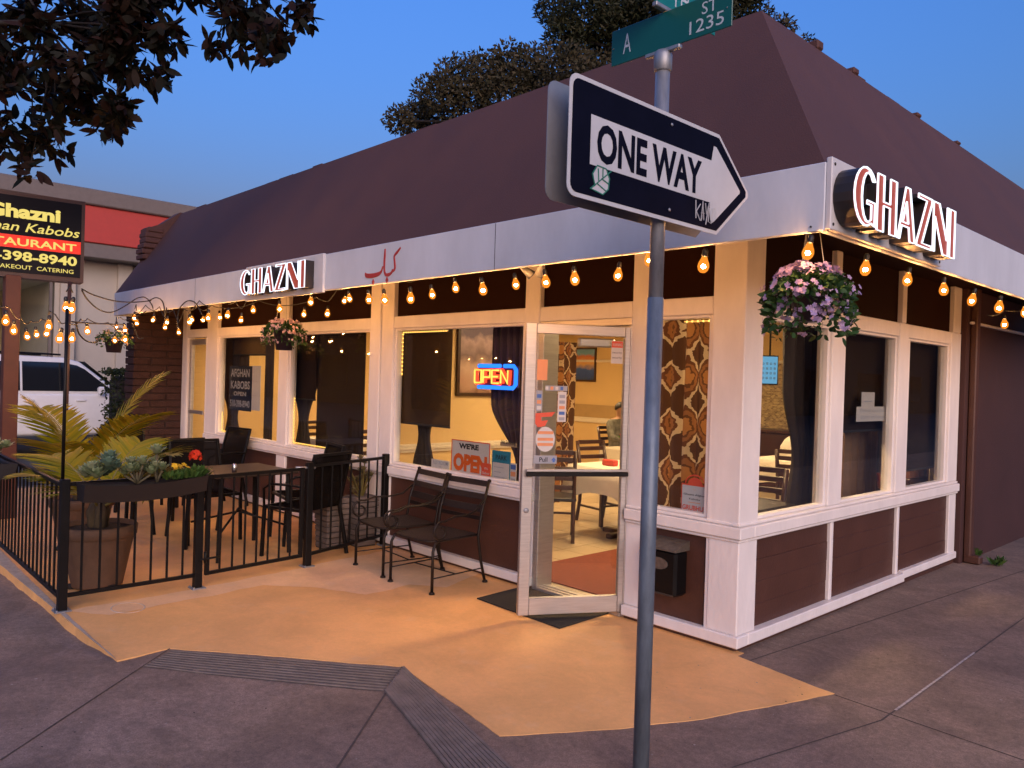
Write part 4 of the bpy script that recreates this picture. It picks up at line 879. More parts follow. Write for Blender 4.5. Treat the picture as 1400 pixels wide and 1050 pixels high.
# ------------------------------------------------------------------ potted palms
TERRA = mat('terracotta', (0.105, 0.058, 0.034), 0.75, var=0.22, scale=9, bump=0.15, bscale=80)
PALM = leafmat('palm_leaf', [(0.16, 0.18, 0.006), (0.26, 0.24, 0.008), (0.35, 0.26, 0.01), (0.12, 0.17, 0.010)], 0.45, 0.35)
PSTEM = mat('palm_stem', (0.16, 0.13, 0.03), 0.6, var=0.2)
def palm(label, c, fronds, pot_label, top_r=0.26, pot_h=0.46):
    c = Vector(c)
    p = thing('plant_pot', pot_label, 'plant pot', c, 'terracotta plant pots'); r = top_r
    mb = MB(); mb.lathe([(0.0, 0.012), (r*0.65, 0.012), (r*0.67, 0.03), (r*0.92, pot_h*0.80), (r*0.94, pot_h*0.82), (r, pot_h*0.84), (r*1.02, pot_h*0.98), (r*0.99, pot_h), (r*0.93, pot_h), (r*0.90, pot_h*0.9), (0.0, pot_h*0.9)], 28, c); mb.build('pot_body', TERRA, p)
    mb = MB()
    for a in (0.3, 2.4, 4.5): mb.lathe([(0.035, 0), (0.04, 0.02), (0.03, 0.034), (0, 0.035)], 8, c+Vector((math.cos(a), math.sin(a), 0))*r*0.62+Z*0.0)
    mb.build('pot_feet', DARKV, p)
    mb = MB(); mb.lathe([(r*0.915, pot_h*0.925), (r*0.5, pot_h*0.95), (0, pot_h*0.96)], 20, c); mb.build('soil', SOIL, p)
    t = thing('palm_plant', label, 'palm', c+Z*pot_h*0.95, 'potted palms'); b0 = c+Z*pot_h*0.94
    mb = MB()
    for a in (0, 2.1, 4.2): mb.tube([b0+Vector((math.cos(a), math.sin(a), 0))*0.03, b0+Vector((math.cos(a), math.sin(a), 0))*0.05+Z*0.12, b0+Z*0.26], [0.045, 0.04, 0.022], 8)
    mb.build('trunk', mat('palm_trunk', (0.09, 0.065, 0.035), 0.9, var=0.3, bump=0.5), t)
    for (az, el, L, curl, W) in fronds:
        # rachis arcs up and over
        h = Vector((math.cos(az), math.sin(az), 0)); pts = []; N = 12; pos = b0+Z*0.15+h*0.02; ang = el
        for i in range(N+1):
            pts.append(pos.copy()); pos = pos+(h*math.cos(ang)+Z*math.sin(ang))*(L/N); ang -= curl/N*(0.4+1.2*i/N)
        mb = MB(); mb.tube(pts, [0.011*(1-0.85*i/N)+0.001 for i in range(N+1)], 5); fo = mb.build('frond_stem', PSTEM, t)
        mb = MB(); side = h.cross(Z); NL = 42
        for i in range(NL):
            k = 0.26+0.74*i/(NL-1); f = k*N; j = min(N-1, int(f)); q_ = pts[j].lerp(pts[j+1], f-j); tg = (pts[j+1]-pts[j]).normalized(); nn = side.cross(tg).normalized()
            ll = W*(0.55+0.45*math.sin(math.pi*(k-0.2)/0.85))*(1.0 if k < 0.85 else 1.0-1.8*(k-0.85))
            for s_ in (-1, 1): blade(mb, q_, tg*0.55+side*s_*0.85+nn*0.15+rdir()*0.06, nn, ll*rnd(0.9, 1.08), 0.022, 0.18, 4, 0.1)
        mb.build('leaflets', PALM, fo)
R_ = math.radians
pcc = hitZ(141, 800, GZ); pc1 = Vector((-3.82, -2.50, GZ+0.005))
palm('golden potted palm behind the front fence with broad fronds', pc1, [(R_(55), R_(58), 0.66, 1.0, 0.40), (R_(78), R_(40), 0.62, 0.9, 0.40), (R_(30), R_(28), 0.52, 0.7, 0.36), (R_(205), R_(55), 0.62, 1.0, 0.36), (R_(-35), R_(40), 0.50, 1.0, 0.34), (R_(120), R_(66), 0.60, 0.8, 0.34), (R_(245), R_(45), 0.55, 0.9, 0.34)], 'large terracotta pot behind the front fence holding the golden palm')
palm('potted palm further left behind the side fence', (-5.2, -2.25, GZ+0.005), [(R_(200), R_(64), 0.9, 0.9, 0.40), (R_(30), R_(60), 0.95, 0.9, 0.42), (R_(80), R_(70), 1.15, 0.6, 0.36), (R_(320), R_(55), 0.7, 1.0, 0.36), (R_(255), R_(72), 0.85, 0.6, 0.34)], 'terracotta pot further left behind the side fence')

# ------------------------------------------------------------------ tall ribbed planters by the white wall
RIB = mat('grey_wood_planter', (0.15, 0.12, 0.105), 0.8, var=0.35, scale=6, stretch=(1, 1, 7), bump=0.3)
for i, (x, y, lb) in enumerate([(-3.98, -0.45, 'tall grey slatted planter nearer the gate'), (-3.93, -0.16, 'tall grey slatted planter against the white wall')]):
    t = thing('tall_planter', lb, 'planter', (x, y, GZ), 'tall grey planters'); mb = MB(); mb.prism([(-0.10, -0.10), (0.10, -0.10), (0.10, 0.10), (-0.10, 0.10)], (x, y, GZ+0.005), X, Y, (0, 0, 0.45)); mb.build('planter_core', DARKV, t)
    for k in range(9):
        w = 0.105+0.02*k/9; mb = MB(); mb.box(x-w, x+w, y-w, y+w, GZ+0.012+k*0.052, GZ+0.058+k*0.052, c=0.005); mb.build('slat', RIB, t)
    q_ = plant('potted_shrub', lb.replace('grey slatted planter', 'dry looking shrub in the planter').replace('tall ', ''), 'shrub', (x, y, 0.44)); mb = MB(); ms_ = MB()
    for k in range(16):
        o = Vector((x, y, 0.44))+Vector((rnd(-0.13, 0.13), rnd(-0.13, 0.13), rnd(0.04, 0.34))); rosette(mb, o, 0.06, 16); ms_.tube([(x, y, 0.42), o], 0.006, 4)
    mb.build('leaves', leafmat('dry_shrub_leaf', [(0.20, 0.17, 0.08), (0.26, 0.20, 0.11), (0.17, 0.17, 0.07)], 0.6, 0.15), q_); ms_.build('stems', PSTEM, q_)

# ------------------------------------------------------------------ wrought iron armchairs by the window
SEATM = mat('iron_mesh_seat', (0.030, 0.020, 0.015), 0.6, metal=0.2, var=0.35, scale=90, bump=0.6, bscale=160)
def iron_chair():
    t = thing('iron_armchair', 'dark wrought iron armchair', 'chair', (0, 0, 0), 'wrought iron armchairs by the window')
    for sx in (-1, 1):
        x = 0.245*sx
        mb = MB(); mb.tube([(x, -0.26, 0), (x, -0.26, 0.36), (x*0.97, -0.235, 0.42), (x*0.9, -0.17, 0.45)], 0.012, 8); mb.lathe([(0.024, 0), (0.02, 0.016), (0.012, 0.02)], 10, (x, -0.26, 0)); mb.build('leg', IRON, t)
        mb = MB(); mb.tube([(x*1.02, 0.30, 0), (x, 0.25, 0.20), (x*0.97, 0.22, 0.42), (x*0.97, 0.25, 0.62), (x*0.95, 0.33, 0.90)], 0.012, 8); mb.lathe([(0.024, 0), (0.02, 0.016), (0.012, 0.02)], 10, (x*1.02, 0.30, 0)); mb.lathe([(0, 0.02), (0.016, 0.012), (0.016, -0.01), (0, -0.015)], 8, (x*0.95, 0.335, 0.905)); mb.build('leg', IRON, t)
        # arm with a scroll at the front
        pts = [(x*0.96, 0.27, 0.74), (x*1.02, 0.18, 0.66), (x*1.1, 0.05, 0.635), (x*1.13, -0.08, 0.64), (x*1.13, -0.18, 0.61)]
        for k in range(13):
            a = math.radians(95-k*30); r = 0.09*(1-k/20); pts.append((x*1.13, -0.215-r*math.cos(a)*0.9+0.0, 0.525+r*math.sin(a)))
        mb = MB(); mb.tube(pts, 0.009, 7); mb.build('arm', IRON, t)
        mb = MB(); mb.tube([(x*0.99, 0.27, 0.13), (x, -0.26, 0.13)], 0.006, 6); mb.build('stretcher', IRON, t)
    mb = MB(); mb.tube([(-0.245, -0.02, 0.13), (0.245, -0.02, 0.13)], 0.006, 6); mb.build('stretcher', IRON, t)
    mb = MB(); pr = [(-0.23, -0.18), (-0.2, -0.25), (-0.1, -0.275), (0.1, -0.275), (0.2, -0.25), (0.23, -0.18), (0.235, 0.1), (0.23, 0.22), (-0.23, 0.22), (-0.235, 0.1)]
    mb.prism(pr, (0, 0, 0.435), X, Y, (0, 0, 0.008)); mb.build('seat', SEATM, t)
    mb = MB(); mb.tube([(a*1.01, b*1.01, 0.437) for a, b in pr], 0.010, 6, closed=True); mb.build('seat_rim', IRON, t)
    for z0, h in ((0.855, 0.05), (0.74, 0.05), (0.63, 0.06), (0.56, 0.035)):
        y0 = 0.25+max(0, (z0-0.62))*0.285; y1 = 0.25+max(0, (z0+h-0.62))*0.285
        mb = MB(); mb.prism([(y0-0.003, z0), (y0+0.003, z0), (y1+0.003, z0+h), (y1-0.003, z0+h)], (-0.235, 0, 0), Y, Z, (0.47, 0, 0)); mb.build('back_slat', IRON, t)
    return t
ic = iron_chair(); ic.scale = (1, 1, 0.885); place(ic, (-2.41, -0.43, GZ+0.005), R_(4), 'dark wrought iron armchair nearest the door, below the WE\'RE OPEN sign')
ic2 = copy_tree(ic); place(ic2, (-2.99, -0.40, GZ+0.005), R_(-6), 'dark wrought iron armchair beside the fence end post')

# ------------------------------------------------------------------ sling chairs and tables on the patio
SLING = sheer('dark_mesh_sling', (0.018, 0.015, 0.014), 0.88)
def sling_chair():
    t = thing('patio_chair', 'dark mesh sling patio chair', 'chair', (0, 0, 0), 'dark mesh patio chairs')
    for sx in (-1, 1):
        x = 0.25*sx
        mb = MB(); bar(mb, (x, -0.24, 0), (x, -0.22, 0.44), 0.028); mb.build('leg', BLACKM, t)
        mb = MB(); bar(mb, (x, 0.30, 0), (x, 0.20, 0.44), 0.028); mb.build('leg', BLACKM, t)
        mb = MB(); bar(mb, (x, 0.20, 0.44), (x*0.95, 0.32, 0.92), 0.026); mb.build('back_post', BLACKM, t)
        mb = MB(); mb.tube([(x, 0.25, 0.64), (x*1.05, 0.1, 0.655), (x*1.05, -0.15, 0.645), (x*1.02, -0.23, 0.6), (x, -0.225, 0.42)], 0.012, 6); mb.build('arm', BLACKM, t)
        mb = MB(); bar(mb, (x, -0.22, 0.44), (x, 0.20, 0.44), 0.026); mb.build('seat_rail', BLACKM, t)
    mb = MB(); bar(mb, (-0.25, -0.22, 0.44), (0.25, -0.22, 0.44), 0.026); mb.build('seat_rail', BLACKM, t)
    mb = MB(); bar(mb, (-0.25, 0.32, 0.92), (0.25, 0.32, 0.92), 0.026); mb.build('top_rail', BLACKM, t)
    mb = MB(); mb.prism([(-0.21, 0.443), (0.19, 0.425), (0.205, 0.435), (0.32, 0.905), (0.315, 0.905), (0.195, 0.445), (-0.21, 0.449)], (-0.24, 0, 0), Y, Z, (0.48, 0, 0)); mb.build('sling', SLING, t)
    return t
sc = sling_chair(); first = True
for (x, y, rz, lb) in [(-5.02, -1.22, R_(90), 'dark mesh patio chair on the far side of the near patio table'), (-4.45, -0.50, R_(-12), 'dark mesh patio chair between the near patio table and the windows'), (-3.88, -0.80, R_(-70), 'dark mesh patio chair with its back to the gate'), (-5.78, -1.35, R_(-80), 'dark mesh patio chair between the two patio tables, its back turned'), (-6.75, -0.42, R_(8), 'dark mesh patio chair near the far glass door'), (-7.35, -1.15, R_(95), 'dark mesh patio chair at the far end beside the brick wall')]:
    o = sc if first else copy_tree(sc); first = False; place(o, (x, y, GZ+0.005), rz, lb)
TOPM = mat('dark_bronze_table_top', (0.040, 0.026, 0.018), 0.38, var=0.25, scale=12)
def patio_table():
    t = thing('patio_table', 'dark patio table', 'table', (0, 0, 0), 'dark patio tables'); mb = MB(); mb.box(-0.38, 0.38, -0.38, 0.38, 0.715, 0.74, c=0.008); mb.build('table_top', TOPM, t)
    for sx in (-1, 1):
        for sy in (-1, 1): mb = MB(); bar(mb, (0.33*sx, 0.33*sy, 0), (0.31*sx, 0.31*sy, 0.714), 0.032); mb.build('leg', BLACKM, t)
    mb = MB(); mb.tube([(-0.3, -0.3, 0.25), (0, 0, 0.36), (0.3, 0.3, 0.25)], 0.010, 6); mb.tube([(-0.3, 0.3, 0.25), (0, 0, 0.385), (0.3, -0.3, 0.25)], 0.010, 6); mb.build('brace', BLACKM, t); return t
pt = patio_table(); place(pt, (-4.33, -1.20, GZ+0.005), R_(2), 'dark square patio table just behind the gate')
pt2 = copy_tree(pt); place(pt2, (-6.55, -1.15, GZ+0.005), R_(-3), 'dark square patio table further back near the brick wall')
CHR = mat('chrome', (0.6, 0.6, 0.6), 0.2, metal=1.0, var=0)
for i, (x, y) in enumerate([(-4.10, -1.35), (-6.35, -1.3)]):
    mb = MB(); mb.lathe([(0.02, 0), (0.022, 0.05), (0.018, 0.06), (0.018, 0.075), (0.0, 0.08)], 10, (x, y, 0.717)); tag(mb.build('shaker', CHR, None, (x, y, 0.717)), ['small chrome shaker on the near patio table', 'small chrome shaker on the back patio table'][i], 'shaker')
# ------------------------------------------------------------------ dining rooms seen through the glass
WALLY = mat('warm_yellow_wall', (0.66, 0.46, 0.21), 0.8, var=0.05, scale=2); CEIL = mat('cream_ceiling', (0.62, 0.54, 0.42), 0.9, var=0.04)
TILE = mat('beige_floor_tile', (0.52, 0.41, 0.27), 0.35, var=0.07, scale=2.5); GROUT = mat('tile_grout', (0.26, 0.19, 0.12), 0.9)
CREAM = mat('cream_rail_paint', (0.68, 0.60, 0.48), 0.5, var=0.04); DWOOD = mat('dark_chair_wood', (0.045, 0.017, 0.010), 0.35, var=0.25, scale=14, stretch=(1, 1, 6))
CLOTH = mat('white_tablecloth', (0.70, 0.64, 0.56), 0.85, var=0.05, bump=0.2, bscale=120)
mb = MB(); mb.box(-9.05, -0.16, 0.175, 7.45, -0.10, -0.008); fl_ = tag(mb.build('dining_floor', GROUT), kind='structure')
mb = MB(); TS = 0.34; mb.box(0, TS-0.006, 0, TS-0.006, -0.007, 0.0, c=0.0015); tme = mb.mesh('tile', TILE)
for i in range(13):
    for j in range(20):
        o = bpy.data.objects.new('tile', tme); COL.objects.link(o); o.parent = fl_; o.location = (-4.60+i*TS, 0.19+j*TS, rnd(-0.0006, 0.0006))
mb = MB(); mb.box(-9.0, -4.61, 0.20, 7.4, -0.0075, -0.0005); mb.build('far_floor', TILE, fl_)
def struct(name, m, *b, c=0.0):
    mb = MB()
    for q in b: mb.box(*q, c=c)
    return tag(mb.build(name, m), kind='structure')
struct('dining_ceiling', CEIL, (-9.05, -0.16, 0.165, 7.45, 2.575, 2.599))
struct('back_wall', WALLY, (-9.05, -0.16, 7.40, 7.5, -0.05, 2.574)); struct('left_wall', WALLY, (-9.05, -8.98, 0.176, 7.399, -0.05, 2.574))
pw = struct('partition_wall', WALLY, (-4.30, -4.20, 0.20, 2.62, -0.05, 2.574))
struct('right_wall', WALLY, (-0.30, -0.17, 4.0, 7.399, -0.05, 2.574))
for nm, bs in (('chair_rail', [(-4.199, -4.180, 0.20, 2.62, 0.80, 0.83), (-4.199, -4.165, 0.20, 2.62, 0.83, 0.86), (-4.199, -4.180, 0.20, 2.62, 0.86, 0.89), (-4.199, -4.172, 0.20, 2.62, 0.0, 0.1)]),):
    mb = MB()
    for b in bs: mb.box(*b, c=0.004)
    mb.build(nm, CREAM, pw)
bw = bpy.data.objects['back_wall']
mb = MB(); mb.box(-8.97, -0.31, 7.37, 7.399, 0.80, 0.90, c=0.006); mb.box(-8.97, -0.31, 7.38, 7.399, 1.98, 2.03, c=0.006); mb.build('chair_rail', CREAM, bw)
mb = MB(); mb.box(-8.97, -4.5, 7.385, 7.3985, 0.901, 1.15); mb.build('wall_band', mat('tan_wall_band', (0.42, 0.28, 0.13), 0.8, var=0.08), bw)
MOS = bpy.data.materials.new('mosaic_backsplash'); MOS.use_nodes = True; nt = MOS.node_tree; br = nt.nodes.new('ShaderNodeTexBrick'); br.inputs['Scale'].default_value = 11; br.inputs['Color1'].default_value = (0.45, 0.33, 0.17, 1); br.inputs['Color2'].default_value = (0.12, 0.06, 0.035, 1); br.inputs['Mortar'].default_value = (0.5, 0.42, 0.28, 1)
tc = nt.nodes.new('ShaderNodeTexCoord'); mp = nt.nodes.new('ShaderNodeMapping'); mp.inputs['Rotation'].default_value = (math.pi/2, 0, 0); nt.links.new(tc.outputs['Object'], mp.inputs[0]); nt.links.new(mp.outputs[0], br.inputs[0]); nt.links.new(br.outputs[0], nt.nodes['Principled BSDF'].inputs['Base Color'])
mb = MB(); mb.box(-4.15, -2.2, 7.375, 7.3985, 0.905, 1.975); mb.build('backsplash', MOS, bw)
mb = MB(); mb.box(-4.15, -2.0, 6.85, 7.36, 0.0, 0.9, c=0.01); mb.box(-4.18, -1.97, 6.82, 7.365, 0.901, 0.94, c=0.006); tag(mb.build('service_counter', DWOOD), 'dark service counter against the mosaic wall, seen through the side window', 'counter')
# lamps
LAMP = emis('ceiling_lamp_glow', (1.0, 0.64, 0.31), 108*K)
for x, y, lb in [(-1.2, 1.4, 'ceiling lamp over the front corner tables'), (-2.9, 2.0, 'ceiling lamp over the table facing the door'), (-1.2, 3.6, 'ceiling lamp over the side window tables'), (-2.9, 5.0, 'ceiling lamp before the mosaic wall'), (-5.4, 1.7, 'ceiling lamp behind the shaded front window'), (-7.5, 1.7, 'ceiling lamp behind the AFGHAN KABOBS poster'), (-5.6, 4.8, 'ceiling lamp over the seated diner'), (-7.6, 4.8, 'ceiling lamp in the far back room')]:
    t = thing('ceiling_lamp', lb, 'ceiling lamp', (x, y, 2.5), 'dining room ceiling lamps')
    mb = MB(); mb.lathe([(0.26, 0.073), (0.26, 0.03), (0.24, 0.02)], 20, (x, y, 2.5), cap=False); mb.build('rim', CREAM, t)
    mb = MB(); mb.lathe([(0.24, 0.022), (0.18, 0.004), (0.0, -0.004)], 16, (x, y, 2.5)); mb.build('diffuser', LAMP, t)
# chairs and tables
def dining_chair():
    t = thing('dining_chair', 'dark wooden ladder back dining chair', 'chair', (0, 0, 0), 'ladder back dining chairs')
    for sx in (-1, 1):
        mb = MB(); bar(mb, (0.19*sx, -0.2, 0), (0.19*sx, -0.2, 0.43), 0.038); mb.build('leg', DWOOD, t)
        mb = MB(); mb.tube([(0.19*sx, 0.25, 0), (0.19*sx, 0.2, 0.25), (0.19*sx, 0.19, 0.45), (0.19*sx, 0.22, 0.7), (0.19*sx, 0.28, 0.98)], 0.021, 6); mb.build('back_post', DWOOD, t)
        mb = MB(); bar(mb, (0.19*sx, -0.2, 0.2), (0.19*sx, 0.21, 0.2), 0.024); mb.build('stretcher', DWOOD, t)
    mb = MB(); mb.box(-0.215, 0.215, -0.225, 0.21, 0.431, 0.475, c=0.012); mb.build('seat', mat('black_vinyl_seat', (0.012, 0.011, 0.011), 0.35, var=0.1), t)
    for z in (0.56, 0.66, 0.76, 0.86, 0.94):
        y0 = 0.205+max(0, z-0.6)*0.2; mb = MB(); mb.box(-0.175, 0.175, y0-0.008, y0+0.01, z, z+0.05, c=0.004); mb.build('back_slat', DWOOD, t)
    mb = MB(); bar(mb, (-0.19, -0.2, 0.24), (0.19, -0.2, 0.24), 0.022); mb.build('stretcher', DWOOD, t)
    return t
def cloth_table(label, c, rz, sx=0.42, sy=0.42, drop=0.26):
    t = thing('dining_table', label, 'table', (0, 0, 0), 'dining tables under white cloths')
    mb = MB(); mb.box(-sx+0.02, sx-0.02, -sy+0.02, sy-0.02, 0.69, 0.73); mb.build('table_top', DWOOD, t)
    mb = MB(); bar(mb, (0, 0, 0.05), (0, 0, 0.69), 0.09); mb.box(-0.3, 0.3, -0.04, 0.04, 0.0, 0.05, c=0.01); mb.box(-0.04, 0.04, -0.3, 0.3, 0.0, 0.049, c=0.01); mb.build('pedestal', DWOOD, t)
    # draped cloth with corner folds
    N = 32; ring = []
    for i in range(N):
        k = i/N*4; s_ = int(k); f = k-s_
        p = [(-sx+2*sx*f, -sy), (sx, -sy+2*sy*f), (sx-2*sx*f, sy), (-sx, sy-2*sy*f)][s_]; ring.append((p, min(f, 1-f)))
    vs = [(p[0], p[1], 0.735) for p, _ in ring]; 
    for p, e_ in ring:
        k = 0.02+0.05*(1-min(1, e_*4)); vs.append((p[0]*(1+k), p[1]*(1+k), 0.735-drop*(0.5+0.02*math.sin(p[0]*40))))
    for p, e_ in ring:
        k = 0.03+0.08*(1-min(1, e_*4)); vs.append((p[0]*(1+k)+0.008*math.sin(p[1]*35), p[1]*(1+k)+0.008*math.sin(p[0]*35), 0.735-drop-0.12*(1-min(1, e_*3.2))))
    fs = [tuple(range(N))]
    for r in (0, N):
        for i in range(N): fs.append((r+i, r+N+i, r+N+(i+1) % N, r+(i+1) % N))
    mb = MB(); mb.add(vs, fs, True); mb.sm[0] = False; cl = mb.build('tablecloth', CLOTH, t); place(t, c, rz); return t
dc = dining_chair(); dc.scale = (1, 1, 0.93); FIRST = [True]
def chair(label, x, y, fx, fy):
    o = dc if FIRST[0] else copy_tree(dc); FIRST[0] = False; place(o, (x, y, 0.001), math.atan2(fy, fx)+math.pi/2, label)
cloth_table('white clothed dining table framed in the open door', (-2.62, 2.25, 0.001), R_(0), 0.42, 0.48)
chair('ladder back chair left of the table framed in the open door', -2.98, 1.52, -0.68, 0.73)
chair('ladder back chair half under the table framed in the open door', -2.40, 2.95, 0, -1)
chair('ladder back chair behind the door table toward the curtain', -3.25, 2.62, 1, -0.2)
cloth_table('white clothed dining table behind the first one toward the back wall', (-3.9, 5.2, 0.001), R_(5))
chair('ladder back chair before the rear table, left of two', -4.05, 4.45, 0.1, 1)
chair('ladder back chair before the rear table, right of two', -3.55, 4.5, 0, 1)
chair('ladder back chair at the far side of the rear table', -4.6, 5.3, 1, 0)
cloth_table('white clothed table with a plastic bag seen through the side window', (-2.0, 4.75, 0.001), R_(-4), 0.45, 0.4)
chair('ladder back chair close inside the side window', -0.85, 1.62, 0.15, -1)
chair('ladder back chair at the clothed table with the bag', -1.65, 4.1, -0.2, 1)
t = thing('window_table', 'bare dark table top just inside the first side window', 'table', (-0.66, 1.0, 0)); mb = MB(); mb.box(-1.02, -0.30, 0.68, 1.30, 0.70, 0.735, c=0.006); mb.build('table_top', mat('dark_table_laminate', (0.03, 0.026, 0.026), 0.25, var=0.2), t); mb = MB(); bar(mb, (-0.66, 1.0, 0.03), (-0.66, 1.0, 0.70), 0.08); mb.box(-0.9, -0.42, 0.96, 1.04, 0.0, 0.03, c=0.006); mb.build('pedestal', DWOOD, t)
cloth_table('white clothed table behind the left front window with red roses', (-6.7, 1.35, 0.001), R_(0), 0.42, 0.42)
cloth_table('white clothed table behind the shaded front window', (-4.95, 1.25, 0.001), R_(0), 0.38, 0.42)
chair('ladder back chair left of the rose table', -7.35, 1.4, 1, 0); chair('ladder back chair right of the rose table', -6.05, 1.45, -1, 0); chair('ladder back chair beside the tied curtain of the shaded front window', -5.5, 0.95, 1, 0.1)
def vase(label, x, y, z, r, col, nf=26):
    t = thing('flower_vase', label, 'vase', (x, y, z), 'flower vases'); mb = MB(); mb.lathe([(0.035, 0), (0.045, 0.03), (0.05, 0.1), (0.06, 0.14), (0.055, 0.14), (0.04, 0.02)], 14, (x, y, z)); mb.build('glass_vase', mat('pale_glass', (0.5, 0.45, 0.38), 0.15, var=0, trans=0.6), t)
    mb = MB(); ml = MB()
    for k in range(nf):
        d = rdir(0.1); c = Vector((x, y, z+0.17))+Vector((d.x*r, d.y*r, d.z*r*0.6))
        for q in range(3): flower5(mb, c-d*0.006*q, d+rdir()*0.25, 0.028-0.006*q)
    for k in range(24): d = rdir(-0.3); blade(ml, Vector((x, y, z+0.13)), d+Z*0.4, rdir(), 0.1, 0.03)
    mb.build('blossoms', col, t); ml.build('leaves', LEAFG, t)
vase('red roses in a vase on the table behind the left front window', -6.62, 1.28, 0.737, 0.10, leafmat('rose_petal', [(0.45, 0.02, 0.03), (0.60, 0.05, 0.06)], 0.6, 0.3))
vase('small red and white flower vase near the patterned curtain', -4.0, 3.9, 0.737, 0.06, REDP, 14)
mb = MB(); mb.box(-4.25, -3.75, 3.7, 4.1, 0.0, 0.735, c=0.01); tag(mb.build('side_cabinet', CREAM), 'pale side cabinet carrying the small flower vase', 'cabinet')
mb = MB(); mb.box(-2.78, -2.62, 2.0, 2.08, 0.737, 0.80, c=0.01); tag(mb.build('napkin_box', mat('red_box', (0.5, 0.05, 0.03), 0.5)), 'small red box on the table framed in the open door', 'box')
# red carpet mat inside the door
cp = [hitZ(742, 777, 0.004), hitZ(848, 755, 0.004)]
mb = MB(); mb.prism([(-2.24, 0.24), (-0.86, 0.24), (-0.86, 1.62), (-2.24, 1.62)], (0, 0, 0.002), X, Y, (0, 0, 0.008)); tag(mb.build('entry_carpet', mat('rust_red_carpet', (0.20, 0.045, 0.022), 0.95, var=0.2, scale=30, bump=0.5, bscale=200)), 'rust red entry carpet on the tiles just inside the door', 'carpet')
# plastic bag
t = thing('plastic_bag', 'knotted white plastic takeaway bag on a clothed table', 'bag', (-2.05, 4.7, 0.737)); mb = MB(); prof = [(0.0, 0.0), (0.12, 0.005), (0.15, 0.06), (0.14, 0.16), (0.09, 0.24), (0.03, 0.29), (0.025, 0.31), (0.05, 0.36), (0.035, 0.39), (0.0, 0.40)]
mb.lathe(prof, 16, (-2.05, 4.7, 0.737)); 
mb.v = [(p[0]+0.012*math.sin(p[2]*60+p[1]*40), p[1]+0.012*math.sin(p[2]*50+p[0]*60), p[2]) for p in mb.v]; mb.build('bag_body', mat('white_plastic_film', (0.72, 0.68, 0.62), 0.35, var=0.06, bump=0.5, bscale=30), t)
# wall screen
sp = hitD(1052, 506, 9.0); t = thing('menu_screen', 'small lit blue menu screen hanging inside, seen at the corner window', 'screen', sp); sx_ = RT.copy(); sx_.z = 0; sx_.normalize(); sn = -FW.copy(); sn.z = 0; sn.normalize()
mb = MB(); mb.prism([(-0.16, -0.17), (0.10, -0.17), (0.10, 0.17), (-0.16, 0.17)], sp, sx_, Z, -sn*0.04); mb.build('housing', BLACKM, t)
mb = MB(); mb.prism([(-0.15, -0.155), (0.09, -0.155), (0.09, 0.155), (-0.15, 0.155)], sp+sn*0.002, sx_, Z, sn*0.002); mb.build('display', emis('screen_blue', (0.25, 0.62, 0.95), 0.75*K), t)
for q in range(4): text('screen_text', '0 0 8 0 8', INK, t, sp+sn*0.005+sx_*(-0.03)+Z*(0.06-0.055*q), sx_, Z, 0.028, 0.001, 0, 'CENTER', 0.2)
mb = MB(); mb.tube([sp+Z*0.17, Vector((sp.x, sp.y, 2.57))], 0.012, 6); mb.build('mount', BLACKM, t)

# curtains
def damask():
    m = bpy.data.materials.new('ogee_damask'); m.use_nodes = True; nt = m.node_tree; b = nt.nodes['Principled BSDF']; b.inputs['Roughness'].default_value = 0.7; L = nt.links.new
    uv = nt.nodes.new('ShaderNodeUVMap'); sep = nt.nodes.new('ShaderNodeSeparateXYZ'); L(uv.outputs[0], sep.inputs[0])
    def mth(op, a, b_=None):
        n = nt.nodes.new('ShaderNodeMath'); n.operation = op
        for i, v in enumerate((a, b_)):
            if v is None: continue
            if isinstance(v, (int, float)): n.inputs[i].default_value = v
            else: L(v, n.inputs[i])
        return n.outputs[0]
    nz = nt.nodes.new('ShaderNodeTexNoise'); nz.inputs['Scale'].default_value = 26; L(uv.outputs[0], nz.inputs['Vector']); wob = mth('MULTIPLY', mth('SUBTRACT', nz.outputs['Fac'], 0.5), 1.3)
    cu = mth('COSINE', mth('MULTIPLY', sep.outputs[0], 2*math.pi/0.17)); cv = mth('COSINE', mth('MULTIPLY', sep.outputs[1], 2*math.pi/0.33))
    f = mth('ADD', mth('ADD', cu, cv), wob)
    r = nt.nodes.new('ShaderNodeValToRGB'); r.color_ramp.interpolation = 'CONSTANT'; e = r.color_ramp.elements
    e[0].position = 0.0; e[0].color = (0.085, 0.038, 0.020, 1); e[1].position = 0.40; e[1].color = (0.55, 0.42, 0.28, 1)
    for p, c in ((0.52, (0.13, 0.05, 0.022)), (0.64, (0.28, 0.12, 0.045)), (0.78, (0.12, 0.05, 0.022)), (0.86, (0.40, 0.18, 0.06))):
        q = e.new(p); q.color = (*c, 1)
    mr = nt.nodes.new('ShaderNodeMapRange'); mr.inputs[1].default_value = -2.0; mr.inputs[2].default_value = 2.0; L(f, mr.inputs[0]); L(mr.outputs[0], r.inputs[0])
    L(r.outputs[0], b.inputs['Base Color'])
    tl = nt.nodes.new('ShaderNodeBsdfTranslucent'); L(r.outputs[0], tl.inputs[0]); mx = nt.nodes.new('ShaderNodeMixShader'); mx.inputs[0].default_value = 0.55; L(b.outputs[0], mx.inputs[1]); L(tl.outputs[0], mx.inputs[2]); L(mx.outputs[0], nt.nodes['Material Output'].inputs[0])
    return m
DAM = damask(); DCUR = mat('dark_brown_curtain', (0.030, 0.018, 0.013), 0.8, var=0.2, scale=8); BCUR = mat('beige_curtain', (0.34, 0.28, 0.19), 0.85, var=0.1); PCUR = mat('purple_brown_curtain', (0.055, 0.028, 0.035), 0.8, var=0.15)
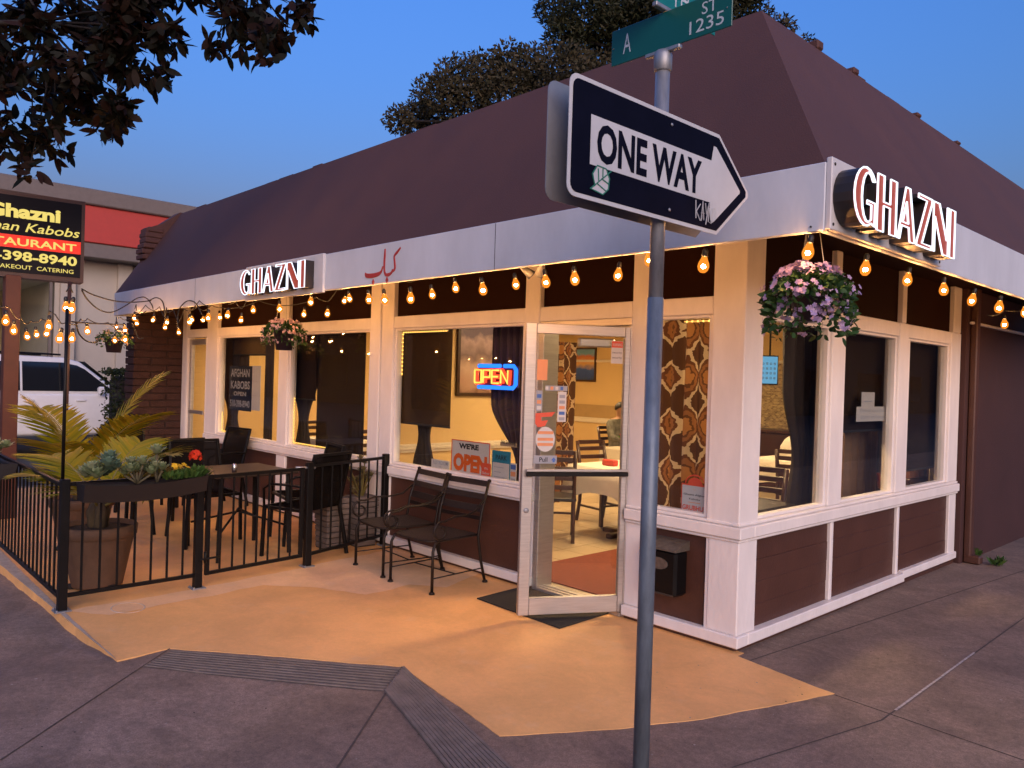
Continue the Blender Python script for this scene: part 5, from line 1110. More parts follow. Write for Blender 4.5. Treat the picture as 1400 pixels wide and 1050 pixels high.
BRC = mat('bronze_curtain', (0.11, 0.055, 0.025), 0.6, var=0.2)
def curtain(name, label, m, a, b, z0, z1, folds, amp=0.02, tie=None, group=None, side=0.5):
    """hanging cloth between plan points a and b; tie=(height, squeeze) gathers it"""
    a, b = Vector((*a, 0)), Vector((*b, 0)); d = b-a; L = d.length; u = d.normalized(); n = Vector((-u.y, u.x, 0)); NU, NV = folds*8, 26; vs = []; fs = []; uvs = []
    c = a.lerp(b, side)
    for j in range(NV+1):
        z = z0+(z1-z0)*j/NV; sq = 1.0
        if tie: dz = (z-tie[0]); w_ = (0.55 if dz > 0 else 0.30); sq = tie[1]+(1-tie[1])*sstep(abs(dz)/w_) if dz > 0 else tie[1]+(0.55-tie[1])*sstep(abs(dz)/w_)
        for i in range(NU+1):
            t = i/NU; p = a+d*t; p = c+(p-c)*sq; w = amp*math.sin(2*math.pi*folds*t+0.6*math.sin(3*t))*(1.0+0.3*math.sin(z*3+t*9))
            vs.append((p.x+n.x*w, p.y+n.y*w, z)); uvs.append((t*L*1.25, z))
    for j in range(NV):
        for i in range(NU): q = j*(NU+1)+i; fs.append((q, q+1, q+NU+2, q+NU+1))
    mb = MB(); mb.add(vs, fs, True); o = mb.build(name, m, None, (c.x, c.y, z0)); me = o.data; ul = me.uv_layers.new(name='UVMap')
    for lp in me.loops: ul.data[lp.index].uv = uvs[lp.vertex_index]
    return tag(o, label, 'curtain', group)
curtain('curtain', 'brown ogee patterned curtain in the narrow window beside the corner column', DAM, (-0.86, 0.26), (-0.36, 0.30), 0.74, 2.10, 5, 0.045)
curtain('curtain', 'patterned curtain hanging at the end of the yellow partition', DAM, (-4.14, 2.64), (-4.10, 3.02), 0.1, 2.08, 4, 0.03)
def hx(px, Y_): return hitY(px, 520, Y_).x
curtain('curtain', 'dark curtain tied at its middle behind the front window shade', DCUR, (hx(556, 0.34), 0.34), (hx(610, 0.34), 0.34), 0.70, 2.15, 5, 0.03, (1.02, 0.30))
curtain('curtain', 'purple brown curtain swept aside behind the neon OPEN sign', PCUR, (hx(672, 0.36), 0.36), (hx(716, 0.36), 0.36), 0.70, 2.15, 5, 0.03, (0.85, 0.12), None, 1.0)
curtain('curtain', 'dark tied curtain beside the AFGHAN KABOBS poster', DCUR, (hx(300, 0.36), 0.36), (hx(340, 0.36), 0.36), 0.70, 2.15, 5, 0.03, (0.98, 0.35))
curtain('curtain', 'dark tied curtain in the middle of the shaded front window', DCUR, (hx(398, 0.36), 0.36), (hx(436, 0.36), 0.36), 0.70, 2.15, 5, 0.03, (1.02, 0.35))
curtain('curtain', 'narrow dark curtain at the right of the poster window', DCUR, (hx(362, 0.28), 0.28), (hx(374, 0.28), 0.28), 0.70, 2.10, 2, 0.02)
def hy(px, X_): return hitX(px, 560, X_).y
curtain('curtain', 'dark tied curtain hanging in the first side window', DCUR, (-0.34, hy(1070, -0.34)), (-0.34, hy(1128, -0.34)), 0.62, 2.15, 5, 0.035, (1.06, 0.42))
curtain('curtain', 'narrow beige curtain at the right of the first side window', BCUR, (-0.22, hy(1118, -0.22)), (-0.20, hy(1140, -0.20)), 0.70, 2.10, 2, 0.02)
curtain('curtain', 'bronze curtain under the shade of the middle side window', BRC, (-0.42, hy(1156, -0.42)), (-0.42, hy(1200, -0.42)), 0.62, 1.5, 5, 0.03)
curtain('curtain', 'dark curtain right of the bronze one in the middle side window', DCUR, (-0.45, hy(1196, -0.45)), (-0.45, hy(1214, -0.45)), 0.62, 1.5, 3, 0.03)
curtain('curtain', 'beige curtain at the right of the middle side window', BCUR, (-0.24, hy(1210, -0.24)), (-0.22, hy(1232, -0.22)), 0.70, 2.10, 2, 0.015)
curtain('curtain', 'beige curtain at the right of the last side window', BCUR, (-0.24, hy(1274, -0.24)), (-0.22, hy(1306, -0.22)), 0.70, 2.10, 3, 0.02)
# roller shades
SHB = sheer('brown_roller_shade', (0.085, 0.050, 0.026), 0.84); SHD = sheer('dark_roller_shade', (0.040, 0.026, 0.020), 0.90)
def shadeA(label, px0, px1, pyb, Y_, m, zt=2.10):
    x0, x1 = hitY(px0, 520, Y_).x, hitY(px1, 520, Y_).x; zb = hitY((px0+px1)/2, pyb, Y_).z; t = thing('roller_shade', label, 'roller shade', ((x0+x1)/2, Y_, zt), 'roller shades in the windows')
    mb = MB(); mb.box(x0, x1, Y_, Y_+0.002, zb, zt); mb.build('fabric', m, t); mb = MB(); mb.box(x0, x1, Y_-0.006, Y_+0.008, zb-0.012, zb+0.006, c=0.003); mb.build('bottom_bar', DARKV, t)
    mb = MB(); mb.tube([(x0, Y_+0.02, zt+0.02), (x1, Y_+0.02, zt+0.02)], 0.022, 10); mb.build('roller', DARKV, t)
def shadeB(label, px0, px1, pyb, X_, m, zt=2.10):
    y0, y1 = hitX(px0, 560, X_).y, hitX(px1, 560, X_).y; zb = hitX((px0+px1)/2, pyb, X_).z; t = thing('roller_shade', label, 'roller shade', (X_, (y0+y1)/2, zt), 'roller shades in the windows')
    mb = MB(); mb.box(X_-0.002, X_, y0, y1, zb, zt); mb.build('fabric', m, t); mb = MB(); mb.box(X_-0.008, X_+0.006, y0, y1, zb-0.012, zb+0.006, c=0.003); mb.build('bottom_bar', DARKV, t)
    mb = MB(); mb.tube([(X_-0.02, y0, zt+0.02), (X_-0.02, y1, zt+0.02)], 0.022, 10); mb.build('roller', DARKV, t)
shadeA('brown roller shade half lowered left of the neon OPEN sign', 534, 617, 580, 0.20, SHB)
shadeA('dark roller shade lowered to the sill in the shaded front window', 434, 499, 632, 0.24, SHD); shadeA('dark roller shade half lowered left of the fully lowered one', 386, 432, 545, 0.20, SHD)
shadeA('light brown roller shade rolled high in the poster window', 318, 372, 485, 0.30, sheer('tan_roller_shade', (0.12, 0.075, 0.035), 0.8))
shadeB('dark roller shade with paper notes in the middle side window', 1152, 1216, 588, -0.22, SHD); shadeB('dark roller shade in the last side window', 1238, 1283, 640, -0.22, SHD)
# papers on the side window
PAP = mat('paper_note', (0.50, 0.47, 0.45), 0.8, var=0.05)
def noteB(label, px0, py0, px1, py1, X_, lines):
    a = hitX(px0, py0, X_); b = hitX(px1, py1, X_); z0, z1 = min(a.z, b.z), max(a.z, b.z); t = thing('paper_note', label, 'note', (X_, (a.y+b.y)/2, z0)); mb = MB(); mb.box(X_, X_+0.002, a.y, b.y, z0, z1); mb.build('paper', PAP, t)
    for i, s in enumerate(lines): text('lettering', s, SG, t, (X_+0.002, (a.y+b.y)/2, z1-(z1-z0)*(i+0.8)/(len(lines)+0.2)), Y, Z, (z1-z0)*0.5/len(lines), 0.0008, 0, 'CENTER', (b.y-a.y)*0.8)
noteB('wide handwritten paper note in the middle side window', 1171, 556, 1216, 575, -0.13, ['Please use front', 'door entrance']); noteB('small paper taped above the wide note', 1178, 536, 1195, 556, -0.132, ['.'])
mb = MB(); pp = hitX(1209, 672, -0.2); mb.lathe([(0.0, 0.0), (0.05, 0.0), (0.07, 0.13), (0.06, 0.13), (0.055, 0.10), (0.0, 0.10)], 16, (pp.x, pp.y, 0.757)); tag(mb.build('red_pot', mat('red_glazed_pot', (0.24, 0.035, 0.02), 0.35), None, (pp.x, pp.y, 0.757)), 'small red pot on the sill of the middle side window', 'pot')
wb = hitX(1262, 660, -0.35); t = thing('slatted_crate', 'brown slatted wooden crate inside the last side window', 'crate', (wb.x, wb.y, 0.76)); 
for k in range(6): mb = MB(); mb.box(wb.x-0.06, wb.x+0.0, wb.y-0.36+k*0.12, wb.y-0.36+k*0.12+0.105, 0.76, 0.94+0.02*(k % 2), c=0.004); mb.build('slat', mat('reddish_crate_wood', (0.18, 0.065, 0.03), 0.6, var=0.3, scale=10), t)
mb = MB(); mb.box(wb.x-0.3, wb.x+0.02, wb.y-0.4, wb.y+0.4, 0.70, 0.758, c=0.004); mb.build('shelf', DWOOD, t)
# rope lights round the windows
ROPE = emis('rope_light_glow', (1.0, 0.50, 0.10), 3.2*K)
def rope(label, pts):
    t = thing('rope_light', label, 'rope light', pts[0], 'amber rope lights'); mb = MB(); mb.tube(pts, 0.0055, 6); mb.build('tube', mat('amber_tube', (0.5, 0.25, 0.05), 0.3, emit=(1, 0.5, 0.1), estr=0.9*K, var=0), t)
    for i in range(len(pts)-1):
        a, b = Vector(pts[i]), Vector(pts[i+1]); n_ = max(2, int((b-a).length/0.035)); mb = MB()
        for k in range(n_): mb.lathe([(0, -0.008), (0.0085, -0.004), (0.0085, 0.004), (0, 0.008)], 6, a.lerp(b, (k+0.5)/n_))
        mb.build('light_beads', ROPE, t)
    return t
rope('amber rope light framing the top left of the window with the half shade', [Vector((-3.70, 0.10, 1.60)), Vector((-3.70, 0.10, 2.015)), Vector((-3.02, 0.10, 2.015))])
rope('amber rope light down the left and sill of the shaded front window', [Vector((-5.80, 0.10, 1.32)), Vector((-5.80, 0.10, 0.795)), Vector((-4.85, 0.10, 0.795))])
rope('amber rope light low in the corner of the poster window', [Vector((-7.77, 0.10, 1.05)), Vector((-7.77, 0.10, 0.795)), Vector((-7.40, 0.10, 0.795))])
rope('short amber rope light atop the narrow corner window', [Vector((-0.52, 0.10, 2.015)), Vector((-0.31, 0.10, 2.015))])
# picture frames
def picture(label, o, u, n, w, h, kind):
    o, u, n = Vector(o), Vector(u), Vector(n); t = thing('framed_picture', label, 'picture', o); mb = MB()
    for a, b, c_, d in ((0, w, 0, 0.035), (0, w, h-0.035, h), (0, 0.035, 0.035, h-0.035), (w-0.035, w, 0.035, h-0.035)): mb.prism([(a, c_), (b, c_), (b, d), (a, d)], o+n*0.001, u, Z, n*0.03)
    mb.build('frame', DWOOD, t)
    m = bpy.data.materials.new('landscape_print'); m.use_nodes = True; nt = m.node_tree; L = nt.links.new; tc = nt.nodes.new('ShaderNodeTexCoord'); sp_ = nt.nodes.new('ShaderNodeSeparateXYZ'); L(tc.outputs['Object'], sp_.inputs[0])
    nz = nt.nodes.new('ShaderNodeTexNoise'); nz.inputs['Scale'].default_value = 7; nz.inputs['Detail'].default_value = 6; L(tc.outputs['Object'], nz.inputs['Vector'])
    mr = nt.nodes.new('ShaderNodeMapRange'); mr.inputs[1].default_value = 0.0; mr.inputs[2].default_value = h; L(sp_.outputs[2], mr.inputs[0])
    ad = nt.nodes.new('ShaderNodeMath'); ad.operation = 'MULTIPLY_ADD'; ad.inputs[1].default_value = 0.35; L(nz.outputs['Fac'], ad.inputs[0]); L(mr.outputs[0], ad.inputs[2])
    r = nt.nodes.new('ShaderNodeValToRGB'); cols = [(0.05, 0.08, 0.09), (0.02, 0.06, 0.25), (0.04, 0.10, 0.34), (0.62, 0.36, 0.12), (0.55, 0.16, 0.05), (0.16, 0.34, 0.5)] if kind else [(0.16, 0.08, 0.05), (0.42, 0.24, 0.17), (0.50, 0.34, 0.26), (0.16, 0.10, 0.11), (0.40, 0.28, 0.30), (0.14, 0.10, 0.16)]
    while len(r.color_ramp.elements) < 6: r.color_ramp.elements.new(0.5)
    for i, c in enumerate(cols): r.color_ramp.elements[i].position = 0.15+i*0.19; r.color_ramp.elements[i].color = (*c, 1)
    L(ad.outputs[0], r.inputs[0]); L(r.outputs[0], nt.nodes['Principled BSDF'].inputs['Base Color'])
    mb = MB(); mb.prism([(0.03, 0.03), (w-0.03, 0.03), (w-0.03, h-0.03), (0.03, h-0.03)], o+n*0.004, u, Z, n*0.01); mb.build('print', m, t)
pa_ = hitX(623, 541, -4.19); pb_ = hitX(712, 446, -4.19); picture('large framed landscape on the yellow wall behind the neon OPEN sign', (-4.199, pa_.y, pa_.z), Y, X, pb_.y-pa_.y, pb_.z-pa_.z, 0)
pa_ = hitY(780, 521, 7.35); pb_ = hitY(814, 475, 7.35); picture('framed blue seascape on the back wall seen through the door', (pa_.x, 7.399, pa_.z), X, -Y, pb_.x-pa_.x, pb_.z-pa_.z, 1)

# ------------------------------------------------------------------ window signs
def signA(name, label, px0, py0, px1, py1, Y_, m, cat='sign', th=0.004):
    a = hitY(px0, py0, Y_); b = hitY(px1, py1, Y_); t = thing(name, label, cat, ((a.x+b.x)/2, Y_, b.z)); mb = MB(); mb.box(a.x, b.x, Y_, Y_+th, b.z, a.z, c=0.0); mb.build('board', m, t); return t, a.x, b.x, b.z, a.z
ORG_R = mat('orange_print', (0.72, 0.12, 0.015), 0.5, var=0.05); BRD = mat('white_sign_board', (0.60, 0.56, 0.53), 0.5, var=0.05)
t, x0, x1, z0, z1 = signA('open_sign', 'white WE\'RE OPEN board with orange letters on the front window sill', 618, 600, 669, 655, 0.135, BRD)
w = x1-x0; h = z1-z0; yy = 0.1345
text('lettering', "WE'RE", INK, t, ((x0+x1)/2-0.02, yy, z1-h*0.235), X, Z, h*0.14, 0.0008, 0.055, 'CENTER', w*0.52)
text('lettering', 'OPEN', ORG_R, t, ((x0+x1)/2, yy, z0+h*0.14), X, Z, h*0.44, 0.0008, 0.06, 'CENTER', w*0.88)
mb = MB()
for a, b, c_, d in ((x0, x1, z0, z0+0.008), (x0, x1, z1-0.008, z1), (x0, x0+0.008, z0, z1), (x1-0.008, x1, z0, z1)): mb.box(a, b, yy-0.003, yy, c_, d)
mb.build('red_border', SR, t)
mb = MB(); mb.box(x1-0.10, x1+0.02, yy-0.005, yy-0.0035, z0+0.0, z0+0.13); rt_ = mb.build('red_tag', SR, t)
for q, s in enumerate(('We', 'Deliver')): text('lettering', s, SW, t, (x1-0.04, yy-0.005, z0+0.075-q*0.04), X, Z, 0.022, 0.001, 0, 'CENTER')
t, x0, x1, z0, z1 = signA('restroom_sign', 'small white restroom notice board left of the WE\'RE OPEN sign', 590, 627, 614, 650, 0.14, BRD)
for q, (s, hh_) in enumerate((('RESTROOM', 0.034), ('FOR', 0.016), ('CUSTOMERS', 0.024))): text('lettering', s, SG, t, ((x0+x1)/2, 0.1395, z1-(z1-z0)*(0.34+0.22*q)), X, Z, hh_, 0.0008, 0.01, 'CENTER', None if q == 1 else (x1-x0)*0.82)
TEAL = mat('teal_print', (0.015, 0.20, 0.30), 0.5, var=0.05)
t, x0, x1, z0, z1 = signA('notice_sheet', 'teal headed white notice sheet right of the WE\'RE OPEN sign', 673, 615, 697, 661, 0.135, TEAL)
mb = MB(); mb.box(x0+0.012, x1-0.012, 0.1335, 0.1348, z0+0.012, z1-0.10); mb.build('paper', BRD, t); text('lettering', 'PARK', INK, t, ((x0+x1)/2, 0.1345, z1-0.075), X, Z, 0.04, 0.0008, 0.01, 'CENTER')
for q in range(5):
    mb = MB(); mb.box(x0+0.03, x0+0.03+(0.12, 0.09, 0.13, 0.06, 0.1)[q], 0.1322, 0.1333, z1-0.14-q*0.04, z1-0.135-q*0.04); mb.build('text_line', SG, t)
t, x0, x1, z0, z1 = signA('smoking_sign', 'narrow No Smoking sticker low in the window by the door', 684, 604, 706, 612, 0.10, mat('tan_sticker', (0.36, 0.27, 0.17), 0.5)); text('lettering', 'No Smoking', INK, t, ((x0+x1)/2, 0.0995, z0+0.02), X, Z, 0.032, 0.0008, 0.01, 'CENTER', (x1-x0)*0.85)
t, x0, x1, z0, z1 = signA('card_stickers', 'column of payment card stickers low in the window by the door', 698, 633, 705, 666, 0.095, SW, 'stickers')
for q, m_ in enumerate((SB, SO, SG, SR, SB)): mb = MB(); mb.box(x0+0.006, x1-0.006, 0.0935, 0.0948, z1-0.05-q*0.056, z1-0.012-q*0.056); mb.build('card_mark', m_, t)
# poster AFGHAN KABOBS
BLK = mat('black_poster', (0.010, 0.010, 0.018), 0.5, var=0.05); PLT = mat('poster_letter', (0.40, 0.39, 0.40), 0.5, var=0.05)
t, x0, x1, z0, z1 = signA('window_poster', 'black AFGHAN KABOBS OPEN poster with a phone number in the left window', 314, 500, 343, 563, 0.14, BLK)
for s, k, hh_, ww in (('AFGHAN', 0.24, 0.17, 0.82), ('KABOBS', 0.51, 0.17, 0.84), ('OPEN', 0.67, 0.09, 0.55), ('510-398-8940', 0.92, 0.15, 0.86)): text('lettering', s, PLT, t, ((x0+x1)/2, 0.1395, z1-(z1-z0)*k), X, Z, (z1-z0)*hh_, 0.0008, 0.02, 'CENTER', (x1-x0)*ww)
signA('white_board', 'blank pale board beside the AFGHAN KABOBS poster', 344, 500, 355, 562, 0.145, BRD, 'board')
# grubhub poster
t, x0, x1, z0, z1 = signA('delivery_poster', 'white and red GRUBHUB poster in the narrow window by the corner', 932, 660, 968, 711, 0.10, SR)
mb = MB(); mb.box(x0+0.008, x1-0.006, 0.0975, 0.0995, z0+0.008, z1-0.01); mb.build('paper', mat('poster_paper', (0.56, 0.56, 0.58), 0.5, var=0.04), t)
for s, k, hh_, ww, m_, bo in (('for', 0.17, 0.03, 0.12, SO, 0), ('Ghazni Afghan', 0.34, 0.055, 0.80, INK, 0.01), ('Kabobs', 0.47, 0.055, 0.40, INK, 0.01), ('GRUBHUB', 0.78, 0.14, 0.88, SR, 0.03)): text('lettering', s, m_, t, ((x0+x1)/2, 0.097, z1-(z1-z0)*k), X, Z, (z1-z0)*hh_, 0.0012, bo, 'CENTER', (x1-x0)*ww)
for k, ww in ((0.56, 0.45), (0.90, 0.6)): mb = MB(); xm = (x0+x1)/2; mb.box(xm-(x1-x0)*ww/2, xm+(x1-x0)*ww/2, 0.0955, 0.0972, z1-(z1-z0)*k, z1-(z1-z0)*k+0.004); mb.build('text_line', SO, t)
mb = MB(); xm = (x0+x1)/2; mb.tube([(xm+0.075*math.cos(math.radians(a)), 0.10, z1+0.06*math.sin(math.radians(a))) for a in range(0, 181, 20)], 0.005, 6); mb.prism([(0.055*math.cos(math.radians(a)), 0.045*math.sin(math.radians(a))) for a in range(0, 181, 20)], (xm, 0.1, z1), X, Z, (0, 0.002, 0)); mb.build('arched_top', SR, t)
# neon OPEN sign
NR = emis('neon_red', (1.0, 0.05, 0.02), 2.6*K); NY = emis('neon_yellow_core', (1.0, 0.62, 0.10), 1.9*K); NB = emis('neon_blue', (0.02, 0.16, 1.0), 2.6*K)
a = hitY(652, 500, 0.21); b = hitY(706, 531, 0.21); t = thing('neon_open_sign', 'lit neon OPEN sign with a blue border in the front window', 'neon sign', ((a.x+b.x)/2, 0.21, b.z)); x0, x1, z0, z1 = a.x, b.x, b.z, a.z; w = x1-x0; h = z1-z0
mb = MB(); mb.box(x0-0.0, x1, 0.235, 0.25, z0, z1, c=0.004); mb.build('back_panel', mat('neon_back_panel', (0.05, 0.02, 0.03), 0.4), t)
mb = MB(); mb.tube([(x0+w*0.62, 0.20, z1), (x0+w*0.08, 0.20, z1)], 0.018, 8); mb.tube([(x0+w*0.72, 0.20, z1), (x1-0.03, 0.20, z1), (x1, 0.20, z1-0.03), (x1, 0.20, z0+0.03), (x1-0.03, 0.20, z0), (x0+w*0.08, 0.20, z0)], 0.018, 8); mb.build('border_tube', NB, t)
lw = w*0.17; gaps = w*0.05; hx0 = x0+w*0.0; zb_n, zt_n = z0+h*0.20, z1-h*0.20; zm = (zb_n+zt_n)/2
def letter(ch, xx):
    L_ = {'O': [[(0, 0), (1, 0), (1, 1), (0, 1), (0, 0.02)]], 'P': [[(0, 0), (0, 1), (1, 1), (1, 0.45), (0, 0.45)]], 'E': [[(1, 0), (0, 0), (0, 1), (1, 1)], [(0, 0.5), (0.85, 0.5)]], 'N': [[(0, 0), (0, 1), (1, 0), (1, 1)]]}[ch]
    for m_, r_, yy_ in ((NR, 0.019, 0.210), (NY, 0.008, 0.188)):
        mb = MB()
        for pl in L_: mb.tube([(xx+p[0]*lw, yy_, zb_n+p[1]*(zt_n-zb_n)) for p in pl], r_, 7)
        mb.build('letter_tube', m_, t)
for i, ch in enumerate('OPEN'): letter(ch, hx0+i*(lw+gaps))
mb = MB(); mb.tube([(x0+w*0.5, 0.24, z1), (x0+w*0.5, 0.24, 2.05)], 0.003, 4); mb.build('hanging_cord', RUBBER, t)

# ------------------------------------------------------------------ seated diner, partly hidden by the door frame
def diner(base, rz):
    me = bpy.data.meshes.new('body'); J = {'pel': (0, 0, 0.50), 'wai': (0, 0.02, 0.68), 'che': (0, 0.0, 0.90), 'nec': (0, -0.01, 1.06), 'hed': (0, -0.04, 1.16), 'top': (0, -0.045, 1.27),
        'hl': (-0.10, -0.03, 0.50), 'kl': (-0.13, -0.44, 0.50), 'al': (-0.13, -0.42, 0.08), 'tl': (-0.13, -0.58, 0.05), 'hr': (0.10, -0.03, 0.50), 'kr': (0.13, -0.44, 0.50), 'ar': (0.13, -0.42, 0.08), 'tr': (0.13, -0.58, 0.05),
        'sl': (-0.19, 0.0, 0.98), 'el': (-0.25, -0.12, 0.76), 'wl': (-0.14, -0.36, 0.76), 'sr': (0.19, 0.0, 0.98), 'er': (0.25, -0.12, 0.76), 'wr': (0.14, -0.36, 0.76)}
    Rr = {'pel': 0.15, 'wai': 0.145, 'che': 0.17, 'nec': 0.055, 'hed': 0.085, 'top': 0.07, 'hl': 0.09, 'kl': 0.062, 'al': 0.04, 'tl': 0.035, 'hr': 0.09, 'kr': 0.062, 'ar': 0.04, 'tr': 0.035, 'sl': 0.075, 'el': 0.055, 'wl': 0.04, 'sr': 0.075, 'er': 0.055, 'wr': 0.04}
    ks = list(J); E_ = [('pel', 'wai'), ('wai', 'che'), ('che', 'nec'), ('nec', 'hed'), ('hed', 'top'), ('pel', 'hl'), ('hl', 'kl'), ('kl', 'al'), ('al', 'tl'), ('pel', 'hr'), ('hr', 'kr'), ('kr', 'ar'), ('ar', 'tr'), ('che', 'sl'), ('sl', 'el'), ('el', 'wl'), ('che', 'sr'), ('sr', 'er'), ('er', 'wr')]
    me.from_pydata([J[k] for k in ks], [(ks.index(a), ks.index(b)) for a, b in E_], [])
    o = bpy.data.objects.new('tmp', me); COL.objects.link(o); m = o.modifiers.new('s', 'SKIN'); 
    for i, k in enumerate(ks): me.skin_vertices[0].data[i].radius = (Rr[k], Rr[k]*(0.75 if k in ('che', 'wai') else 1.0))
    me.skin_vertices[0].data[0].use_root = True
    o.modifiers.new('u', 'SUBSURF').levels = 2
    bpy.context.view_layer.update(); ev = o.evaluated_get(bpy.context.evaluated_depsgraph_get()); nm = bpy.data.meshes.new_from_object(ev); bpy.data.objects.remove(o)
    t = thing('person', 'seated diner in a grey mottled jacket, partly hidden by the door frame', 'person', (0, 0, 0)); nm.materials.clear()
    for m_ in (mat('grey_camouflage_jacket', (0.14, 0.135, 0.115), 0.85, var=0.55, scale=14), mat('skin', (0.38, 0.21, 0.14), 0.5, var=0.05), mat('dark_trousers', (0.02, 0.022, 0.03), 0.8)): nm.materials.append(m_)
    for p in nm.polygons:
        c = p.center; p.use_smooth = True
        p.material_index = 1 if (c.z > 1.045 or (c.y < -0.33 and 0.66 < c.z < 0.9 and abs(c.x) < 0.2)) else (2 if c.z < 0.55 and (c.y < -0.12 or c.z < 0.45) else 0)
    b = bpy.data.objects.new('body', nm); COL.objects.link(b); b.parent = t
    mb = MB(); N = 14
    for i in range(6):
        e0 = i/6*1.75; 
    mb.lathe([(0.098*math.sin(a*0.2+0.001), 0.10*math.cos(a*0.2)) for a in range(0, 9)], 16, (0, -0.03, 1.21), Matrix.Rotation(-0.35, 3, 'X')); mb.build('hair', mat('dark_hair', (0.012, 0.009, 0.008), 0.5), t)
    for sx in (-1, 1):
        mb = MB()
        for k in range(4): x = sx*0.14-sx*0.0+(-0.027+0.018*k); mb.tube([(x, -0.37, 0.765), (x, -0.42, 0.77), (x, -0.455-0.012*(k in (1, 2)), 0.762), (x, -0.47-0.012*(k in (1, 2)), 0.748)], 0.0085, 6)
        mb.tube([(sx*0.14-sx*0.03, -0.36, 0.76), (sx*0.14-sx*0.055, -0.40, 0.755), (sx*0.14-sx*0.05, -0.43, 0.748)], 0.0095, 6); mb.build('fingers', MATS['skin'], t)
    mb = MB(); mb.tube([(0, -0.118, 1.175), (0, -0.143, 1.152), (0, -0.125, 1.145)], 0.012, 6)
    for sx in (-1, 1): mb.lathe([(0, 0.008), (0.012, 0), (0, -0.008)], 6, (sx*0.088, -0.03, 1.16))
    mb.build('face_features', MATS['skin'], t)
    place(t, base, rz); return t
diner((-5.05, 5.1, 0.0), math.atan2(-0.1, 1)+math.pi/2); chair('ladder back chair under the seated diner', -5.05, 5.12, 1, -0.1)
# ------------------------------------------------------------------ pylon sign at the left
tr_ = hitD(117, 276, 8.6); br_ = hitD(113, 387, 8.6); tl_ = hitD(0, 258, 8.12)
wv = (tl_-tr_); wv.z = 0; vis = wv.length; wv.normalize(); wr = -wv
SW_ = vis/0.67; zt_p, zb_p = tr_.z, br_.z; nrm = Vector((wr.y, -wr.x, 0))
if nrm.dot(CAM-tr_) < 0: nrm = -nrm
RP = Vector((tr_.x, tr_.y, 0)); LP_ = RP+wv*SW_; ctr = (RP+LP_)/2
py_ = thing('pylon_sign', 'lit black and red restaurant pylon sign with yellow lettering at the left edge', 'sign', (ctr.x, ctr.y, -0.05))
CAB = mat('pylon_brown_metal', (0.055, 0.026, 0.020), 0.5, var=0.15); SFB = mat('sign_face_black', (0.006, 0.006, 0.010), 0.4, var=0.05, spec=0.15); SFR = mat('sign_face_red', (0.55, 0.02, 0.01), 0.4, var=0.03, emit=(1.0, 0.03, 0.008), estr=0.55*K)
SYL = emis('lit_yellow_lettering', (1.0, 0.78, 0.20), 0.95*K)
hgt = zt_p-zb_p
def wprism(name, m, x0, x1, z0, z1, k, th, par=py_): mb = MB(); mb.prism([(x0, z0), (x1, z0), (x1, z1), (x0, z1)], LP_+nrm*k, wr, Z, nrm*th); return mb.build(name, m, par)
wprism('cabinet', CAB, -0.0, SW_, zb_p, zt_p, -0.22, 0.22); f_ = wprism('face', SFB, 0.035, SW_-0.035, zb_p+0.05, zt_p-0.04, 0.001, 0.004)
wprism('red_band', SFR, 0.036, SW_-0.036, zb_p+hgt*0.345, zb_p+hgt*0.495, 0.006, 0.002, f_)
fx = LP_+nrm*0.006
def ptext(s, m, xr, z, h, width, bold=0.0, shear=0.0):
    text('lettering', s, m, py_, fx+wr*(xr-width/2)+Z*z+nrm*0.003, wr, Z, h, 0.001, bold, 'CENTER', width, shear)
WU = SW_
ptext('Ghazni', SYL, WU*0.80, zb_p+hgt*0.705, hgt*0.145, WU*0.58, 0.045); ptext('Afghan Kabobs', SYL, WU*0.955, zb_p+hgt*0.545, hgt*0.105, WU*0.88, 0.008, 0.25)
ptext('RESTAURANT', SYL, WU*0.93, zb_p+hgt*0.375, hgt*0.085, WU*0.86, 0.02); ptext('510-398-8940', SYL, WU*0.94, zb_p+hgt*0.20, hgt*0.105, WU*0.86, 0.03); ptext('DINE IN  TAKEOUT  CATERING', SYL, WU*0.915, zb_p+hgt*0.10, hgt*0.048, WU*0.86, 0.006)
pp_ = hitD(14, 480, 8.25); mb = MB(); mb.box(pp_.x-0.07, pp_.x+0.07, pp_.y-0.07, pp_.y+0.07, -0.06, zb_p+0.02, c=0.006); mb.build('support_post', mat('pylon_post_paint', (0.085, 0.025, 0.014), 0.5, var=0.15), py_)
mb = MB(); p9 = hitD(95, 400, 8.5); mb.tube([(p9.x, p9.y, zb_p), (p9.x, p9.y, -0.05)], 0.02, 8); mb.build('conduit', CAB, py_)

# ------------------------------------------------------------------ neighbouring building with the red band
nb = thing('neighbour_building', 'beige neighbouring shop with a red band under its flat roof', 'building', (-20, 2, -0.19))
NBW = mat('beige_render', (0.42, 0.38, 0.33), 0.85, var=0.08, scale=0.7); NBR = mat('red_fascia_panel', (0.42, 0.045, 0.035), 0.6, var=0.06); NBG = mat('grey_coping', (0.15, 0.125, 0.115), 0.7, var=0.1)
ZC, ZR1, ZR0, ZG = 6.05, 5.65, 4.72, 4.35
part('wall', NBW, nb, (-26, -20, 0.9, 14, -0.2, ZG), (-26, -20, -4.5, -3.2, -0.2, ZG), (-26, -20, -3.2, 0.9, 3.75, ZG), (-26, -20, -3.2, 0.9, -0.2, 0.6), c=0)
part('red_band', NBR, nb, (-26, -19.2, -4.5, 14, ZR0, ZR1), c=0.02); part('coping', NBG, nb, (-26, -19.1, -4.6, 14.1, ZR1+0.002, ZC), c=0.03); part('lower_band', NBG, nb, (-26, -19.25, -4.5, 14, ZG+0.002, ZR0-0.002), c=0.02)
for y in (1.0, 2.35, 3.9): part('pilaster', NBW, nb, (-19.999, -19.85, y, y+0.35, -0.2, ZG), c=0.01)
